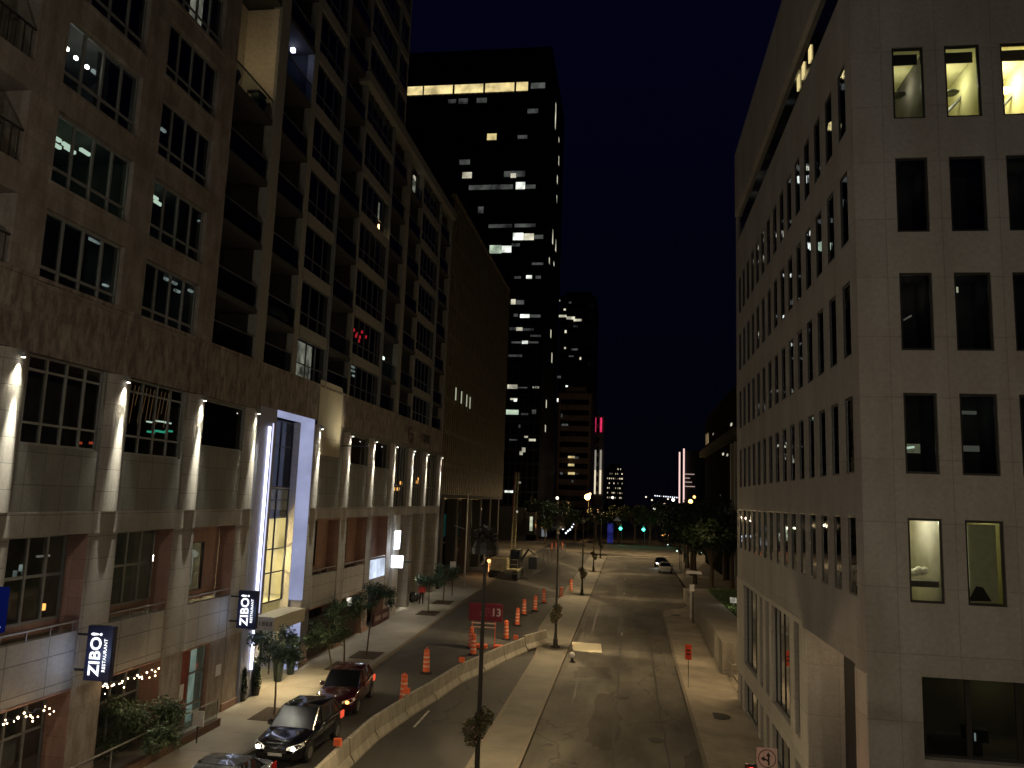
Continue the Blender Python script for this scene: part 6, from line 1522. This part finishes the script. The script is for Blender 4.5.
spots=[(9.0,92,1,.85,'first park tree behind the retaining wall, at the edge of the office building'),(12,98,0,.95,'park tree behind the first one, in front of the ledge building'),(8.2,103,1,.9,'second park tree along the right kerb'),(12.5,110,2,.9,'broad park tree before the ledge building'),(8.6,115,0,.9,'third park tree along the right kerb'),(13.5,122,2,.9,'tall park tree in the middle of the right grove'),(9.0,128,1,.95,'fourth park tree along the right kerb, above the white car'),(15,134,0,1.0,'park tree at the back of the right grove'),(9.5,141,2,.85,'last park tree before the crossing on the right'),
 (5,197,0,1.0,'tree right behind the right green traffic light'),(1.5,200,2,.95,'tree between the two green traffic lights'),(-2.5,205,1,1.1,'tree just left of the green traffic lights'),(9.5,202,2,1.05,'tree over the faint low green light'),(14.5,205,0,1.15,'tree under the pink outlined building'),(20,200,2,1.15,'tree at the right end beyond the crossing'),
 (-12.5,193,1,.95,'tree below the bright amber street lamp'),(-17.5,200,0,1.15,'tree beneath the brown tower'),(-22,196,2,1.0,'tree beside the small spire'),(-8,203,0,.95,'tree right of the bright amber street lamp'),(-18,176,1,.75,'small tree left of the crossing by the shop glow')]
used=set()
for i,(x,y,k,s,lab) in enumerate(spots):
    if y<150: s*=1.2
    if k not in used: r=tp[k]; r.location=(x,y,0); r.rotation_euler=(0,0,i*1.3); r.scale=(s,)*3; used.add(k)
    else: r=dup(tp[k],(x,y,0),i*1.3,scale=s)
    r['label']='dark '+lab
# stanchions/bins under the right trees
m=MB()
for i,(x,y) in enumerate(((6.4,118),(6.6,125),(6.5,111))):
    t=thing('bollard_post',['thin dark post at the park kerb level with the white car','thin dark post at the park kerb beyond the white car','thin dark post at the park kerb nearer than the white car'][i],'post',(x+1.0,y,.06)); m=MB(); m.tube([(0,0,0),(0,0,3.2)],.05,6); obj('shaft',m,M['pole'],t); m=MB(); m.bbox(-.18,.18,-.04,.04,2.6,3.2,.01); obj('plate',m,M['frame_d'],t)

# ------------------------------------------------------------------ added unseen fill lamps (fixtures stand behind the camera or behind the building end)
WARM=(1,.72,.40)
def fill_light_post(name,label,loc,w,col=WARM,r=.25):
    t=thing('fill_lamp_post',label,'lamp post',(loc[0],loc[1],0),0,'added fill lamps outside the picture'); m=MB(); m.tube([(.5,0,0),(.5,0,loc[2]+.3),(0,0,loc[2]+.35)],.07,8); obj('pole',m,M['pole'],t)
    m=MB(); m.bbox(-.25,.25,-.2,.2,loc[2]+.3,loc[2]+.45,.03); obj('head',m,M['pole'],t)
    point(name,(loc[0],loc[1],loc[2]+.1),w,col,r)
fill_light_post('fill_behind','added fill lamp post behind the viewpoint over the right lane',(3.5,-7,12.0),LW['behind'],(1,.90,.74))
fill_light_post('fill_behind2','added fill lamp post behind the viewpoint over the left lane',(-13,-1,13.0),LW['behind2'],(1,.90,.75))
t=thing('added_floodlight','added floodlight on the hidden end wall of the office building','wall light',(6.4,44.87,9.2)); m=MB(); m.bbox(-.2,.2,0,.35,-.1,.15,.02); obj('housing',m,M['black'],t)
point('added_end_wall_light',(6.3,45.5,9.0),LW['end'],WARM,.7)  # added hidden source for the light coming from the right
fill_light_post('fill_near_right','added fill lamp post beside the office building, nearer than the picture edge',(4.9,9.0,7.6),LW['near'],(1,.72,.38))
point('recess_fill_light',(6.5,25.4,5.3),LW['rec'],(1,.72,.42),.15)  # added inside the recess to brighten the pavement
point('fill_mid_left',(-8.5,13.5,16.5),LW['mid'],(1,.80,.55),.4)  # added fill hanging free, no fixture
for x,y,w in ((6.9,88,LW['far']*.12),(-14.8,118,LW['far']*.7),(3,158,LW['far']*2.5),(-10,158,LW['far']*2.5),(16,162,LW['far']*1.5)):
    point('far_fill_light',(x,y,7.5),w,(1,.70,.36),.06)  # added fill brightening the crossing and far road
